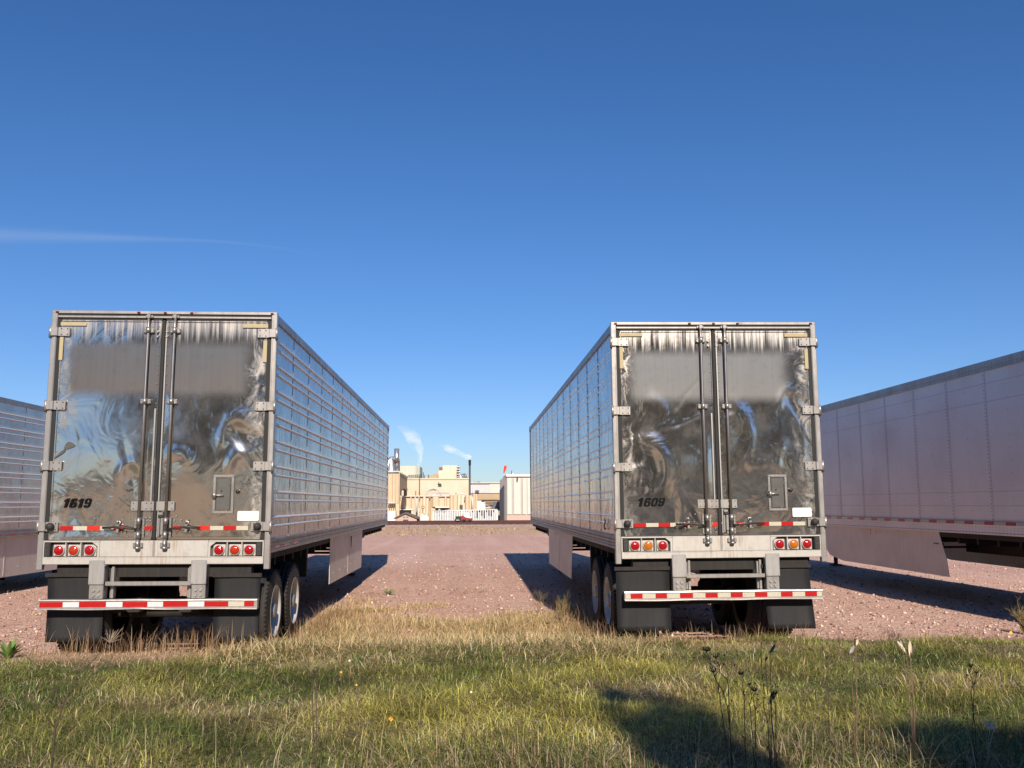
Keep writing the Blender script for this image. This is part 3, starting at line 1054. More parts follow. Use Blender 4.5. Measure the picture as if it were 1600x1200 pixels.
def make_trailer(spec):
    T = empty("semi_trailer", spec['loc'], (0, spec['roll'], spec['yaw']))
    tag(T, spec['label'], "trailer", "semi trailers parked in a row on the gravel")
    sm_mat = spec['side_mat']
    seams = [spec['seam0'] + 1.22 * k for k in range(14) if spec['seam0'] + 1.22 * k < L - .3]
    edges = [0.065] + seams + [L - 0.06]
    vis = spec['visible']          # which flank shows panels in detail
    for side in (-1, 1):
        X = side * HW
        if side in vis:
            for i in range(len(edges) - 1):
                m = MB()
                y0, y1 = edges[i], edges[i + 1]
                nx, nz = 9, 22
                rr = np.random.default_rng(spec['seed'] * 100 + i)
                gy, gz = np.meshgrid(np.linspace(y0, y1, nx), np.linspace(1.40, 3.995, nz))
                ey = np.minimum(gy - y0, y1 - gy)
                dd = np.zeros_like(gy)
                if spec['pillow']:
                    ph = rr.uniform(0, 6.28)
                    dd = spec['pillow'] * np.clip(ey / .25, 0, 1) * (0.5 + 0.5 * np.sin(gz * 20.8 + 1.2)) * (0.6 + 0.4 * np.sin(gy * 7 + ph))
                    dd *= (0.3 + 0.7 * sm(2.9, 2.3, gz))
                V = [(float(X - side * (.012 - d)), float(a), float(c)) for a, c, d in zip(gy.ravel(), gz.ravel(), dd.ravel())]
                Fa = [(j * nx + k, j * nx + k + 1, (j + 1) * nx + k + 1, (j + 1) * nx + k) for j in range(nz - 1) for k in range(nx - 1)]
                if side < 0:
                    Fa = [f[::-1] for f in Fa]
                m.add(V, Fa, True)
                m.box(X - side * .03, X - side * .022, y0, y1, 1.40, 3.995)
                m.build("side_panel", sm_mat, T)
            for y in seams:
                if spec['kind'] == 'plate':
                    MB().box(X - side * .011, X - side * .004, y - .022, y + .022, 1.41, 3.93, .001).build("seam_strip", sm_mat, T)
                else:
                    MB().box(X - side * .010, X - side * .0065, y - .014, y + .014, 1.41, 3.985).build("seam_strip", sm_mat, T)
            rv = MB()
            rows = seams if spec['kind'] != 'ribbed' else []
            for y in rows:
                for z in np.arange(1.44, 3.92, 0.062 if spec['kind'] == 'plate' else 0.10):
                    rv.bolt(X - side * .004, y + (.010 if spec['kind'] == 'plate' else 0), float(z), .0085, .005, 'x', side, 5)
            if spec['kind'] == 'plate':
                for i in range(len(edges) - 1):
                    for q in (0.5,):
                        for z in np.arange(1.44, 3.9, 0.20):
                            rv.bolt(X - side * .010, edges[i] * (1 - q) + edges[i + 1] * q, float(z), .006, .004, 'x', side, 5)
                for y in np.arange(0.2, L - .1, 0.10):
                    for z in (3.955, 4.03, 1.285, 1.33, 1.37):
                        rv.bolt(X + side * .008, float(y), z, .0075, .005, 'x', side, 5)
            else:
                for y in np.arange(0.12, L - .1, 0.075):
                    for z in (1.315, 1.36):
                        rv.bolt(X + side * .012, float(y) + (0.03 if z > 1.33 else 0), z, .008, .004, 'x', side, 5)
            o = rv.build("rivet", MT['bolt'], T, kind='stuff')
            if spec['kind'] != 'plate':
                for zc in RIBZ:
                    for dz in (-.05, .05):
                        z = zc + dz
                        h = .018 if spec['kind'] == 'ribbed' else .005
                        w = .019 if spec['kind'] == 'ribbed' else .016
                        m = MB()
                        prof = [(X - side * .012, z - w), (X - side * .012 + side * h * .8, z - w * .7), (X - side * .012 + side * (h + .002), z), (X - side * .012 + side * h * .8, z + w * .7), (X - side * .012, z + w)]
                        if side < 0:
                            prof = prof[::-1]
                        segs = [(0.07, L - .07)] if spec['kind'] == 'ribbed' else [(edges[i] + .022, edges[i + 1] - .022) for i in range(len(edges) - 1)]
                        for a, b in segs:
                            m.prism(prof, a, b, 'y', True)
                        m.build("rib", MT['rib'] if spec['kind'] == 'ribbed' else spec['side_mat'], T)
            else:
                for z in (3.72, 3.42, 1.95, 1.72):
                    MB().box(X - side * .0115, X - side * .0105, .1, L - .1, z - .006, z + .006).build("crease_line", MT['crease'], T)
        else:
            MB().box(X - side * .02, X, .065, L - .06, 1.40, 3.995, .002).build("side_wall", sm_mat, T)
        # rails
        rm = MT['rail'] if spec['kind'] != 'plate' else MT['white_paint']
        m = MB()
        m.box(X - side * .05, X + side * .012, .062, L - .05, Z_RAIL + .035, 1.402, .004)
        m.box(X - side * .05, X + side * .020, .062, L - .05, Z_RAIL, Z_RAIL + .032, .004)
        m.box(X - side * .05, X + side * .016, .062, L - .05, 1.385, 1.412, .003)
        m.build("bottom_rail", rm, T)
        m = MB()
        m.box(X - side * .05, X + side * .010, .062, L - .05, 3.985, Z_TOP - .006, .006)
        if spec['kind'] == 'plate':
            m.box(X - side * .05, X + side * .008, .062, L - .05, 3.925, 3.984, .003)
        m.build("top_rail", MT['rail'], T)
        for (a, b) in spec['tape_runs']:
            if side in vis:
                y = a
                k = 0
                while y < b:
                    if k % 2 == 0:
                        MB().box(X + side * .0125, X + side * .0165, y, y + .27, 1.408 if spec['kind'] == 'plate' else 1.288, 1.462 if spec['kind'] == 'plate' else 1.318).build("reflective_strip", MT['red_tape'], T)
                    elif spec['kind'] == 'plate':
                        MB().box(X + side * .0125, X + side * .0155, y, y + .33, 1.408, 1.462).build("reflective_strip", MT['white_tape'], T)
                    y += .27 if k % 2 == 0 else .34
                    k += 1
        # front corner post
        MB().box(X - side * .06, X + side * .006, L - .05, L, Z_RAIL, Z_TOP - .005, .012).build("front_corner_post", MT['rail'], T)
        if spec['kind'] != 'plate':
            MB().box(X - side * .04, X + side * .014, L - .10, L + .01, 3.94, 4.10, .01).build("corner_cap", MT['rust'], T)
    MB().box(-HW + .03, HW - .03, .03, L, Z_TOP - .03, Z_TOP, .004).build("roof", MT['frame_dull'], T)
    MB().box(-HW + .061, HW - .061, L - .04, L - .005, Z_RAIL, Z_TOP - .032, .01).build("front_wall", MT['white_paint'], T)
    MB().box(-HW + .052, HW - .052, .08, L - .06, 1.16, 1.30).build("floor", MT['under'], T)
    # rear frame
    for side in (-1, 1):
        X = side * HW
        m = MB()
        m.box(side * 1.254, side * 1.322, -0.008, 0.060, 1.066, Z_TOP - .004, .006)
        m.box(side * 1.262, side * 1.276, -0.014, -0.009, 1.41, 4.0, .002)
        m.build("corner_post", MT['frame'], T)
    m = MB()
    m.box(-1.320, 1.320, -0.010, 0.062, 4.060, Z_TOP + .004, .005)
    m.box(-1.253, 1.253, -0.014, 0.056, 4.010, 4.036, .005)
    m.build("header", MT['frame'], T)
    MB().box(-1.253, 1.253, 0.006, 0.056, 4.0365, 4.0595).build("header_seal", MT['seal'], T)
    for x in (-1.26, -.31, 0, .31, 1.26):
        MB().box(x - .018, x + .018, -0.022, -0.011, 4.066, 4.086, .004).build("marker_light", MT['lens_dark_red'], T)
    if spec.get('plain_rear'):
        for side in (-1, 1):
            MB().box(side * .01, side * 1.25, 0.0, .06, 1.405, 4.0, .01).build("door", MT['white_paint'], T)
    else:
        for side in (-1, 1):
            door_part(T, side, spec)
    # sill with lamp recesses
    m = MB()
    y0 = -0.012
    m.box(-.615, .615, y0, .05, 1.214, 1.398, .004)
    m.box(-1.252, 1.252, y0 - .004, .05, Z_SILL_B, 1.212, .006)
    m.box(-1.252, 1.252, y0 - .004, .0, 1.199, 1.213, .003)
    for s in (-1, 1):
        m.box(s * .617, s * 1.252, y0, .05, 1.378, 1.398, .004)
        m.box(s * 1.236, s * 1.252, y0, .05, 1.214, 1.377, .003)
        # sloped inner corner
        q = [(s * .617, 1.214), (s * .640, 1.214), (s * .640, 1.330), (s * .700, 1.3775), (s * .617, 1.3775)]
        m.prism(q if s > 0 else q[::-1], y0 + .001, .05, 'y')
        for xx in (.830, 1.000):
            m.box(s * xx - .006, s * xx + .006, y0 + .002, .05, 1.216, 1.376, .002)
    SL = m.build("sill", MT['sill'], T)
    MB().box(-.016, .010, -0.0175, -0.0125, 1.214, 1.397, .001).build("sill_joint", MT['frame'], SL)
    for s in (-1, 1):
        MB().box(s * .641, s * 1.235, .044, .055, 1.216, 1.376).build("lamp_recess", MT['recess'], T)
        b = MB().box(s * 1.165, s * 1.234, -0.032, .038, 1.219, 1.374, .008)
        bu = b.build("dock_bumper", MT['black'], T)
        bb = MB()
        for zz in (1.245, 1.297, 1.35):
            bb.lathe([(0, .013), (.006, .009), (.006, .001)], (s * 1.20, -0.0335, zz), 'y', 10)
        bb.build("bumper_bolt", MT['bolt_shiny'], bu)
        for i, xx in enumerate((.735, .915, 1.080)):
            kind = 'lens_red' if i != 1 else spec['mid_lens']
            lm = MB()
            lm.box(s * xx - .070, s * xx + .070, .030, .043, 1.220, 1.350, .004)
            lm.lathe([(.02, .062), (-.004, .061), (-.006, .056), (.0, .054)], (s * xx, 0.004, 1.285), 'y', 24)
            ob = lm.build("tail_lamp", MT['lamp_plate'], T)
            MB().dome((s * xx, -0.001, 1.285), .055, .022, -1, 24, 6).build("lamp_lens", MT[kind], ob)
    # underride guard
    gx = spec['guard_x']
    for s in (-1, 1):
        c = gx[0 if s < 0 else 1]
        p = MB()
        p.box(c - .080, c + .080, -0.090, 0.045, .745, 1.124, .006)
        g2 = p.build("guard_post", MT['frame'], T)
        pc = MB().box(c - .088, c + .088, -0.106, -0.0915, .905, 1.178, .006).build("cover_plate", MT['frame_dull'], g2)
        bt = MB()
        for qx in (-.028, .028):
            for qz in (.785, .842):
                bt.bolt(c + qx, -0.090, qz, .020, .016, n=6)
        for qx in (-.07, .07):
            bt.bolt(c + qx, -0.106, 1.155, .007, .005).bolt(c + qx, -0.106, .925, .010, .006)
        bt.build("post_bolt", MT['bolt_shiny'], g2)
        ci = c - s * .135
        MB().box(ci - .026, ci + .026, .03, .085, .745, 1.08, .004).box(ci - .003, ci + .026, .0, .03, .745, 1.10, .003).build("guard_brace", MT['frame'], T)
    MB().box(gx[0] + .089, gx[1] - .089, -0.075, -0.02, .889, .937, .006).build("cross_bar", MT['frame'], T)
    bx0, bx1 = spec['bumper_x']
    m = MB()
    n = 36
    V, Fa = [], []
    for i in range(n + 1):
        x = bx0 + (bx1 - bx0) * i / n
        w = .006 * math.sin(i * .45 + spec['seed']) + (.010 * math.exp(-((x + .1) / .12) ** 2) if spec['seed'] == 1 else 0)
        for (yy, zz) in ((-.13, .742), (-.135, .728), (-.118, .722), (-.118, .652), (-.138 - w, .646), (-.14 - w, .632), (-.10, .630), (-.03, .634), (-.03, .742)):
            V.append((x, yy, zz + (w * .6 if zz < .66 else w * .25)))
    for i in range(n):
        for j in range(9):
            Fa.append((i * 9 + j, i * 9 + (j + 1) % 9, (i + 1) * 9 + (j + 1) % 9, (i + 1) * 9 + j))
    Fa += [tuple(range(8, -1, -1)), tuple(n * 9 + j for j in range(9))]
    Fa = [f[::-1] for f in Fa]
    m.add(V, Fa)
    BP = m.build("bumper_bar", MT['frame'], T)
    for a, b, kind in spec['bumper_tape']:
        MB().box(a + .001, b - .001, -0.1212, -0.1185, .659, .716, .0008).build("reflective_strip", MT[kind], BP)
    # mud flaps: sheets with a slight belly, hung from a bar
    for (a, b, zt, skew) in spec['flaps']:
        V, Fa = [], []
        nx, nz = 6, 12
        for j in range(nz + 1):
            for i in range(nx + 1):
                t = j / nz
                x = a + (b - a) * i / nx + skew * t
                V.append((x, .012 + .022 * math.sin(t * 2.6) + .003 * math.sin(i * 1.3 + j * .3), zt - (zt - .255) * t))
        for j in range(nz):
            for i in range(nx):
                Fa.append((j * (nx + 1) + i, (j + 1) * (nx + 1) + i, (j + 1) * (nx + 1) + i + 1, j * (nx + 1) + i + 1))
        o0 = len(V)
        V2 = [(x, y + .010, z) for x, y, z in V]
        mm = MB().add(V, Fa, True).add(V2, [f[::-1] for f in Fa], True)
        rim = [i for i in range(nx + 1)] + [(j + 1) * (nx + 1) - 1 for j in range(1, nz + 1)] + [nz * (nx + 1) + i for i in range(nx - 1, -1, -1)] + [j * (nx + 1) for j in range(nz - 1, 0, -1)]
        for k in range(len(rim)):
            p, q = rim[k], rim[(k + 1) % len(rim)]
            mm.f.append((p, q, q + o0, p + o0)); mm.sm.append(False)
        fl = mm.build("mud_flap", MT['flap'], T)
        MB().box(a - .02, b + .02, -.012, .010, zt - .035, zt + .012, .003).build("flap_hanger", MT['under'], T)
    # chassis: rails, cross members, axles, suspension
    m = MB()
    for s in (-1, 1):
        m.box(s * .46 - .06, s * .46 + .06, .06, 6.2, .86, 1.158, .01)
    for y in np.arange(.3, L - .2, .61):
        m.box(-1.20, 1.20, float(y) - .03, float(y) + .03, 1.06, 1.159)
    m.box(-1.1, 1.1, .06, .20, .98, 1.158)
    m.build("chassis_frame", MT['under'], T)
    m = MB()
    for y in spec['axles']:
        m.tube((-1.0, y, .53), (1.0, y, .53), .065, n=12)
        for s in (-1, 1):
            m.tube((s * .46, y + .28, .62), (s * .46, y + .28, .86), .13, n=14)
            m.box(s * .46 - .05, s * .46 + .05, y - .45, y + .35, .56, .64, .01)
            m.tube((s * .78, y, .53), (s * .88, y, .53), .21, n=20)
            m.tube((s * .30, y - .30, .62), (s * .30, y - .05, .62), .09, n=12)
    m.build("axle_assembly", MT['under'], T)
    for y in spec['axles']:
        for s in (-1, 1):
            wheel(T, spec.get('wheel_x', (-1.25, 1.25))[0 if s < 0 else 1], y, .530, s)
    m = MB()
    for s in (-1, 1):
        m.box(s * .72, s * 1.24, 3.0, 3.1, .75, 1.158)
    m.build("brace_frame", MT['under'], T)
    # skirts
    sk0, sk1, kind = spec['skirt']
    for s in (-1, 1):
        X = s * 1.262
        if kind == 'plate':
            pts = [(sk0 + .28, Z_RAIL - .002), (sk0 + .20, 1.05), (sk0 + .07, .80), (sk0, .46), (sk1 - 1.2, .47), (sk1 - .45, .56), (sk1, .84), (sk1 + .1, Z_RAIL - .002)]
        elif kind == 'slant':
            pts = [(sk0 - .22, Z_RAIL - .002), (sk0 + .42, .435), (sk1, .43), (sk1 + .0, Z_RAIL - .002)]
            pts = [(sk0, Z_RAIL - .002), (sk0 + .30, .44), (sk1, .43), (sk1 + .03, Z_RAIL - .002)]
        else:
            pts = [(sk0, Z_RAIL - .002), (sk0, .455), (sk1 - .08, .42), (sk1, Z_RAIL - .002)]
        m = MB()
        ring = [(X, p[0], p[1]) for p in pts]
        ring2 = [(X - s * .008, p[0], p[1]) for p in pts]
        k = len(pts)
        m.add(ring + ring2, [tuple(range(k))[::s], tuple(range(k, 2 * k))[::-s]] + [((i + 1) % k, i, k + i, k + (i + 1) % k)[::s] for i in range(k)])
        so = m.build("side_skirt", MT['skirt'], T)
        if s in vis:
            jn = MB()
            yj = (sk0 + sk1) / 2
            jn.box(X, X + s * .004, yj - .025, yj + .025, .47, Z_RAIL - .01, .001)
            for yy in np.arange(sk0 + .4, sk1 - .3, .8):
                for zz in (.62, 1.15):
                    jn.bolt(X, float(yy), zz, .012, .006, 'x', s)
            jn.build("skirt_joint", MT['skirt'], so)
            if kind == 'plate':
                MB().box(X, X + s * .006, 8.60, 8.72, 1.12, 1.21, .002).build("skirt_reflector", MT['lens_amber'], so)
                MB().box(X, X + s * .003, 5.75, 5.80, 1.02, 1.045).box(X, X + s * .003, 5.82, 5.86, 1.02, 1.045).box(X, X + s * .003, 5.88, 5.93, 1.02, 1.045).build("skirt_mark", MT['bolt'], so)
            elif spec['seed'] == 1:
                MB().path([(X + s * .006, 8.05, 1.17), (X + s * .01, 8.06, 1.10), (X + s * .008, 8.10, .98), (X + s * .006, 8.12, .92)], [.018, .012, .006, .003], 6).build("hanging_strap", MT['rust'], so)
        br = MB()
        for yy in np.arange(sk0 + .3, sk1 - .2, 1.2):
            br.box(s * .55, X - s * .012, float(yy) - .02, float(yy) + .02, .95, .99)
        br.build("skirt_bracket", MT['under'], T, kind='stuff')
    # landing gear
    LY = spec.get('leg_y', 13.26)
    for s in (-1, 1):
        m = MB()
        m.box(s * .62 - .06, s * .62 + .06, LY + -0.060, LY + 0.060, .35, 1.158, .01)
        m.box(s * .62 - .045, s * .62 + .045, LY + -0.045, LY + 0.045, .06, .36, .005)
        m.box(s * .62 - .14, s * .62 + .14, LY + -0.140, LY + 0.140, .012, .06, .01)
        m.build("landing_leg", MT['under'], T)
    m = MB().tube((-.62, LY, .8), (.62, LY, .8), .03)
    m.build("landing_shaft", MT['under'], T)
    for s in vis:
        MB().box(s * 1.10, s * 1.25, sk1 + .15, sk1 + .55, 1.05, 1.158, .01).build("tool_box", MT['under'], T)
    if spec['kind'] == 'riveted':
        # a bent hook of cord near the rear
        s = vis[0]
        X = s * HW
        MB().path([(X + s * .012, .95, 1.60), (X + s * .014, .88, 1.575), (X + s * .014, .93, 1.54), (X + s * .016, .99, 1.50), (X + s * .014, .93, 1.465), (X + s * .012, .87, 1.48)], .008, 6).build("cord_hook", MT['bolt'], T)
    return T


MT['rust'] = weathered("rusty_orange_steel", (0.30, 0.13, 0.06, 1), 0.8, 0.0, dirt=(0.10, 0.04, 0.02, 1), amt=0.7)
MT['lens_dark_red'] = Mat("small_dark_red_lens", (0.18, 0.006, 0.006, 1), 0.25).m
MT['recess'] = weathered("lamp_recess_back", (0.10, 0.095, 0.09, 1), 0.5, 0.2)
MT['lamp_plate'] = weathered("lamp_plate_aluminium", (0.58, 0.55, 0.52, 1), 0.45, 0.3, amt=0.35, scale=12)
MT['bolt_shiny'] = weathered("zinc_bolt", (0.50, 0.49, 0.47, 1), 0.4, 0.7, amt=0.4, scale=20)
MT['crease'] = Mat("faint_panel_crease", (0.58, 0.57, 0.56, 1), 0.5).m

Rd, Or, Wh, Sv = 'red_tape', 'orange_tape', 'white_tape', 'silver_tape'
k1 = lambda cx: (cx - 755) / 1280 * 2.446
stripe1 = {-1: [(k1(190), k1(268), Rd), (k1(268), k1(350), Wh), (k1(350), k1(428), Or), (k1(428), k1(508), Wh), (k1(508), k1(568), Rd), (k1(690), k1(742), Rd)],
           1: [(k1(862), k1(905), Rd), (k1(1003), k1(1083), Or), (k1(1083), k1(1162), Wh), (k1(1162), k1(1240), Rd), (k1(1240), k1(1312), Wh)]}
k2 = lambda cx: (cx - 822) / 504.0
stripe2 = {-1: [(k2(275), k2(350), Rd), (k2(350), k2(428), Wh), (k2(428), k2(503), Rd), (k2(503), k2(582), Wh), (k2(582), k2(640), Rd), (k2(760), k2(803), Or)],
           1: [(k2(925), k2(968), Rd), (k2(1055), k2(1130), Rd), (k2(1130), k2(1207), Wh), (k2(1207), k2(1283), Rd), (k2(1283), k2(1360), Wh)]}
b1 = lambda cx: -1.205 + (cx - 85) / (1378 - 85) * (1.226 + 1.205)
b2 = lambda cx: -1.245 + (cx - 230) / (1455 - 230) * (1.200 + 1.245)
bump1 = [(b1(a), b1(b), c) for a, b, c in ((85, 222, Rd), (222, 318, Sv), (318, 477, Rd), (477, 575, Sv), (575, 722, Rd), (722, 815, Sv), (815, 962, Rd), (962, 1060, Sv), (1060, 1203, Rd), (1203, 1298, Wh), (1298, 1357, Rd))]
bump2 = [(b2(a), b2(b), c) for a, b, c in ((235, 267, Wh), (267, 340, Rd), (340, 420, Wh), (420, 490, Rd), (490, 570, Wh), (570, 650, Rd), (650, 727, Wh), (727, 803, Rd), (803, 883, Wh), (883, 957, Rd), (957, 1033, Wh), (1033, 1110, Rd), (1110, 1195, Wh), (1195, 1267, Rd), (1267, 1345, Wh), (1345, 1419, Rd), (1419, 1450, Wh))]
tapes = {-1: [(-1.215, -.915, 3.912, 3.955), (-1.216, -1.172, 3.50, 3.775)], 1: [(.915, 1.215, 3.905, 3.950), (1.165, 1.210, 3.49, 3.75)]}


def blob(cx, cz, w, h, n=18, seed=0, ang=0):
    r_ = random.Random(seed)
    out = []
    for k in range(n):
        t = 2 * math.pi * k / n
        q = 1 + .16 * math.sin(3 * t + seed) + r_.uniform(-.08, .08)
        x, z = w * math.cos(t) * q, h * math.sin(t) * q
        out.append((cx + x * math.cos(ang) - z * math.sin(ang), cz + x * math.sin(ang) + z * math.cos(ang)))
    return out


T1 = make_trailer(dict(
    loc=(-3.617 - .0035 * 1.8, 11.016, 0), roll=.0035, yaw=.0011, seed=1, kind='ribbed', visible=(1,), seam0=1.28, pillow=0.004,
    label="stainless reefer trailer numbered 1619, ribbed side, red-orange middle lamps",
    side_mat=MT['side_a'], door_mat=MT['door_a'], bulge={-1: [(-.40, 2.42, .42, .42, .018)], 1: [(.45, 2.30, .36, .36, .020), (1.0, 2.7, .2, .3, .006)]}, dents={-1: [(-.30, 2.15, .05, .10, .3, .006), (-.95, 1.75, .07, .05, .2, .005)], 1: [(.95, 2.62, .12, .07, .9, .010), (.75, 1.62, .10, .04, .1, .003)]},
    arcs={1: [(.95, 2.55, .22, .07, 60, 200, .010, .7), (.98, 2.20, .16, .06, 40, 190, .011, .7), (.22, 2.22, .16, .07, 10, 150, .010, .8)], -1: [(-.30, 2.10, .14, .05, 40, 200, .008, .7)]}, number="1619", number_box=(-1.084, -.735, 1.772, 1.880), mid_lens='lens_orange',
    tape=tapes, stripe=stripe1, hatch=(.645, .885, 1.705, 2.155), placard=(.935, 1.182, 1.677),
    smears=[(blob(-1.035, 2.49, .058, .040, seed=3, ang=.3), "dark_smear"), (blob(-1.125, 2.40, .075, .014, seed=5, ang=.7), "dark_smear")],
    guard_x=(-.600, .545), bumper_x=(-1.212, 1.222), bumper_tape=bump1,
    flaps=[(-1.19, -.56, 1.02, .01), (.70, 1.22, 1.01, -.01)], wheel_x=(-1.14, 1.295), axles=(.58, 1.82), skirt=(5.22, 10.12, 'square'), tape_runs=[(0.3, 2.0)]))
T2 = make_trailer(dict(
    loc=(3.140 + .0049 * 1.8, 11.494, 0), roll=-.0049, yaw=-.0011, seed=2, kind='riveted', visible=(-1,), seam0=1.47, pillow=0.008,
    label="stainless reefer trailer numbered 1609, riveted flat side, amber middle lamps",
    side_mat=MT['side_b'], door_mat=MT['door_b'], bulge={-1: [(-.35, 2.30, .40, .34, .017)], 1: [(.50, 2.35, .5, .45, .010), (.2, 2.9, .12, .3, .007)]}, dents={-1: [(-.45, 1.72, .10, .05, .2, .004), (-.62, 2.80, .10, .04, 2.2, .003)], 1: [(.98, 3.10, .10, .04, .8, .005)]},
    arcs={-1: [(-.92, 2.20, .27, .085, -70, 120, .016, .75), (-.98, 2.12, .10, .050, 10, 200, .010, .8), (-.80, 2.75, .20, .06, 20, 110, .010, .6), (-.95, 1.98, .07, .03, -60, 200, .005, .9)],
          1: [(.22, 2.62, .20, .075, -80, 90, .015, .6), (.20, 2.75, .09, .04, -20, 200, .007, .7), (.98, 2.30, .22, .06, 120, 210, .008, .6), (.60, 1.95, .30, .07, 60, 140, .005, .8), (1.00, 3.00, .18, .05, 90, 190, .009, .7)]}, number="1609", number_box=(-1.055, -.680, 1.768, 1.872), mid_lens='lens_amber',
    tape=tapes, stripe=stripe2, hatch=(.615, .855, 1.700, 2.150), placard=(.912, 1.155, 1.677),
    guard_x=(-.560, .600), bumper_x=(-1.245, 1.200), bumper_tape=bump2,
    flaps=[(-1.325, -.66, 1.02, .01), (.50, 1.09, 1.03, .06)], wheel_x=(-1.295, 1.10), axles=(.99, 2.21), skirt=(5.35, 10.35, 'slant'), tape_runs=[]))
T3 = make_trailer(dict(
    loc=(9.835, 10.9, 0.02), roll=0, yaw=0.004, seed=3, kind='plate', visible=(-1,), seam0=1.46, pillow=0,
    label="plain white box trailer with long side skirt, partly cut off by the frame edge",
    side_mat=MT['white_paint'], door_mat=MT['door_a'], plain_rear=True, mid_lens='lens_red', guard_x=(-.58, .58), bumper_x=(-1.2, 1.2), bumper_tape=bump1,
    flaps=[(-1.2, -.6, 1.0, 0), (.6, 1.2, 1.0, 0)], axles=(.62, 1.87), leg_y=15.2, skirt=(5.45, 11.3, 'plate'), tape_runs=[(0.2, 16)]))
T0 = make_trailer(dict(
    loc=(-10.82, 10.4, -.09), roll=0, yaw=-0.003, seed=4, kind='ribbed', visible=(1,), seam0=1.35, pillow=0.004,
    label="ribbed silver trailer seen only past the flank of trailer 1619",
    side_mat=MT['side_a'], door_mat=MT['door_a'], plain_rear=True, mid_lens='lens_red', guard_x=(-.58, .58), bumper_x=(-1.2, 1.2), bumper_tape=bump1,
    flaps=[(-1.2, -.6, 1.0, 0), (.6, 1.2, 1.0, 0)], axles=(.62, 1.87), skirt=(4.0, 14.8, 'square'), tape_runs=[(0.3, 15)]))

# ------------------------------------------------------------------ the plant beyond the lot
MT['cream'] = weathered("cream_wall_paint", (0.64, 0.565, 0.43, 1), 0.7, 0, dirt=(0.40, 0.22, 0.11, 1), amt=0.6, scale=0.45, bump=0.05)
MT['tan_sheet'] = weathered("tan_sheet_cladding", (0.58, 0.47, 0.33, 1), 0.6, 0, dirt=(0.40, 0.25, 0.13, 1), amt=0.55, scale=0.9, bump=0.05)
MT['tan_dark'] = weathered("tan_band_and_shaded_flank", (0.42, 0.31, 0.19, 1), 0.7, 0, dirt=(0.28, 0.19, 0.11, 1), amt=0.4, scale=0.9, bump=0.05)
MT['pale_green'] = weathered("pale_grey_green_panel", (0.50, 0.52, 0.43, 1), 0.5, 0, dirt=(0.30, 0.29, 0.24, 1), amt=0.35, scale=0.5, bump=0.05)
MT['pale_white'] = weathered("off_white_cladding", (0.60, 0.565, 0.50, 1), 0.6, 0, dirt=(0.45, 0.38, 0.30, 1), amt=0.45, scale=0.7, bump=0.05)
MT['cool_white'] = weathered("cool_white_cladding", (0.54, 0.53, 0.555, 1), 0.6, 0, dirt=(0.45, 0.43, 0.42, 1), amt=0.3, scale=0.7, bump=0.05)
MT['clean_white'] = Mat("clean_white_paint", (0.70, 0.69, 0.66, 1), 0.5).m
MT['grey_blue'] = Mat("grey_blue_shutter", (0.10, 0.11, 0.14, 1), 0.6).m
MT['slat_gap'] = Mat("grey_blue_panel", (0.34, 0.38, 0.44, 1), 0.6).m
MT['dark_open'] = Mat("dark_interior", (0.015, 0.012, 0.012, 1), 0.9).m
MT['rust_pipe'] = weathered("rust_brown_pipe", (0.26, 0.13, 0.07, 1), 0.85, 0, dirt=(0.12, 0.06, 0.04, 1), amt=0.6, scale=1.2)
MT['rail_steel'] = weathered("rusty_rail_steel", (0.10, 0.036, 0.030, 1), 0.85, 0, dirt=(0.05, 0.02, 0.02, 1), amt=0.6, scale=1.0)
MT['ballast'] = weathered("grey_pink_ballast", (0.36, 0.29, 0.27, 1), 0.95, 0, dirt=(0.22, 0.15, 0.13, 1), amt=0.6, scale=1.3, streak=False, bump=0.6)
MT['duct'] = weathered("galvanised_duct", (0.50, 0.50, 0.50, 1), 0.32, 0.75, dirt=(0.22, 0.15, 0.10, 1), amt=0.4, scale=0.8)
MT['stack_dark'] = weathered("dark_stack_steel", (0.07, 0.075, 0.09, 1), 0.55, 0.2, amt=0.4, scale=1)
MT['shed_pink'] = weathered("pinkish_shed_siding", (0.50, 0.37, 0.31, 1), 0.7, 0, dirt=(0.35, 0.24, 0.2, 1), amt=0.3, scale=1.2)
MT['shed_roof'] = weathered("brown_shingle", (0.16, 0.11, 0.095, 1), 0.85, 0, amt=0.4, scale=3)
MT['flag'] = Mat("orange_red_cloth", (0.80, 0.06, 0.035, 1), 0.7).m
MT['car_red'] = Mat("red_vehicle_paint", (0.32, 0.03, 0.03, 1), 0.35).m
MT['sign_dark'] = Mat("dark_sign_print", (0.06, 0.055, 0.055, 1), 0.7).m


def rect(px0, px1, py0, py1, Y):
    x0, z1 = at(px0, py0, Y)
    x1, z0 = at(px1, py1, Y)
    return x0, x1, z0, z1


def pbox(name, r, Y, depth, mat, parent=None, c=.02, ground=False, kind=None):
    x0, x1, z0, z1 = rect(*r, Y)
    if ground: z0 = -.05
    b = MB().box(x0, x1, Y, Y + depth, z0, z1, c)
    return b.build(name, mat, parent, kind)


def corr(name, r, Y, mat, parent, pitch, depth=.10, duty=.5, ground=False, z0=None):
    """trapezoid-ribbed sheet facing the camera, standing proud of a wall at depth Y"""
    x0, x1, za, z1 = rect(*r, Y)
    if ground: za = -.05
    if z0 is not None: za = z0
    pts = []
    x = x0
    while x < x1 - 1e-3:
        e = min(x + pitch, x1)
        w = e - x
        pts += [(x, Y), (x + w * .15, Y - depth), (x + w * .15 + w * duty * .7, Y - depth), (x + w * duty + w * .15, Y)]
        x = e
    pts += [(x1, Y), (x1, Y + .05), (x0, Y + .05)]
    m = MB().prism(pts, za, z1, 'z')
    return m.build(name, mat, parent)


c5 = lambda cx, cy: (580 + cx * .175, 640 + cy * .175)


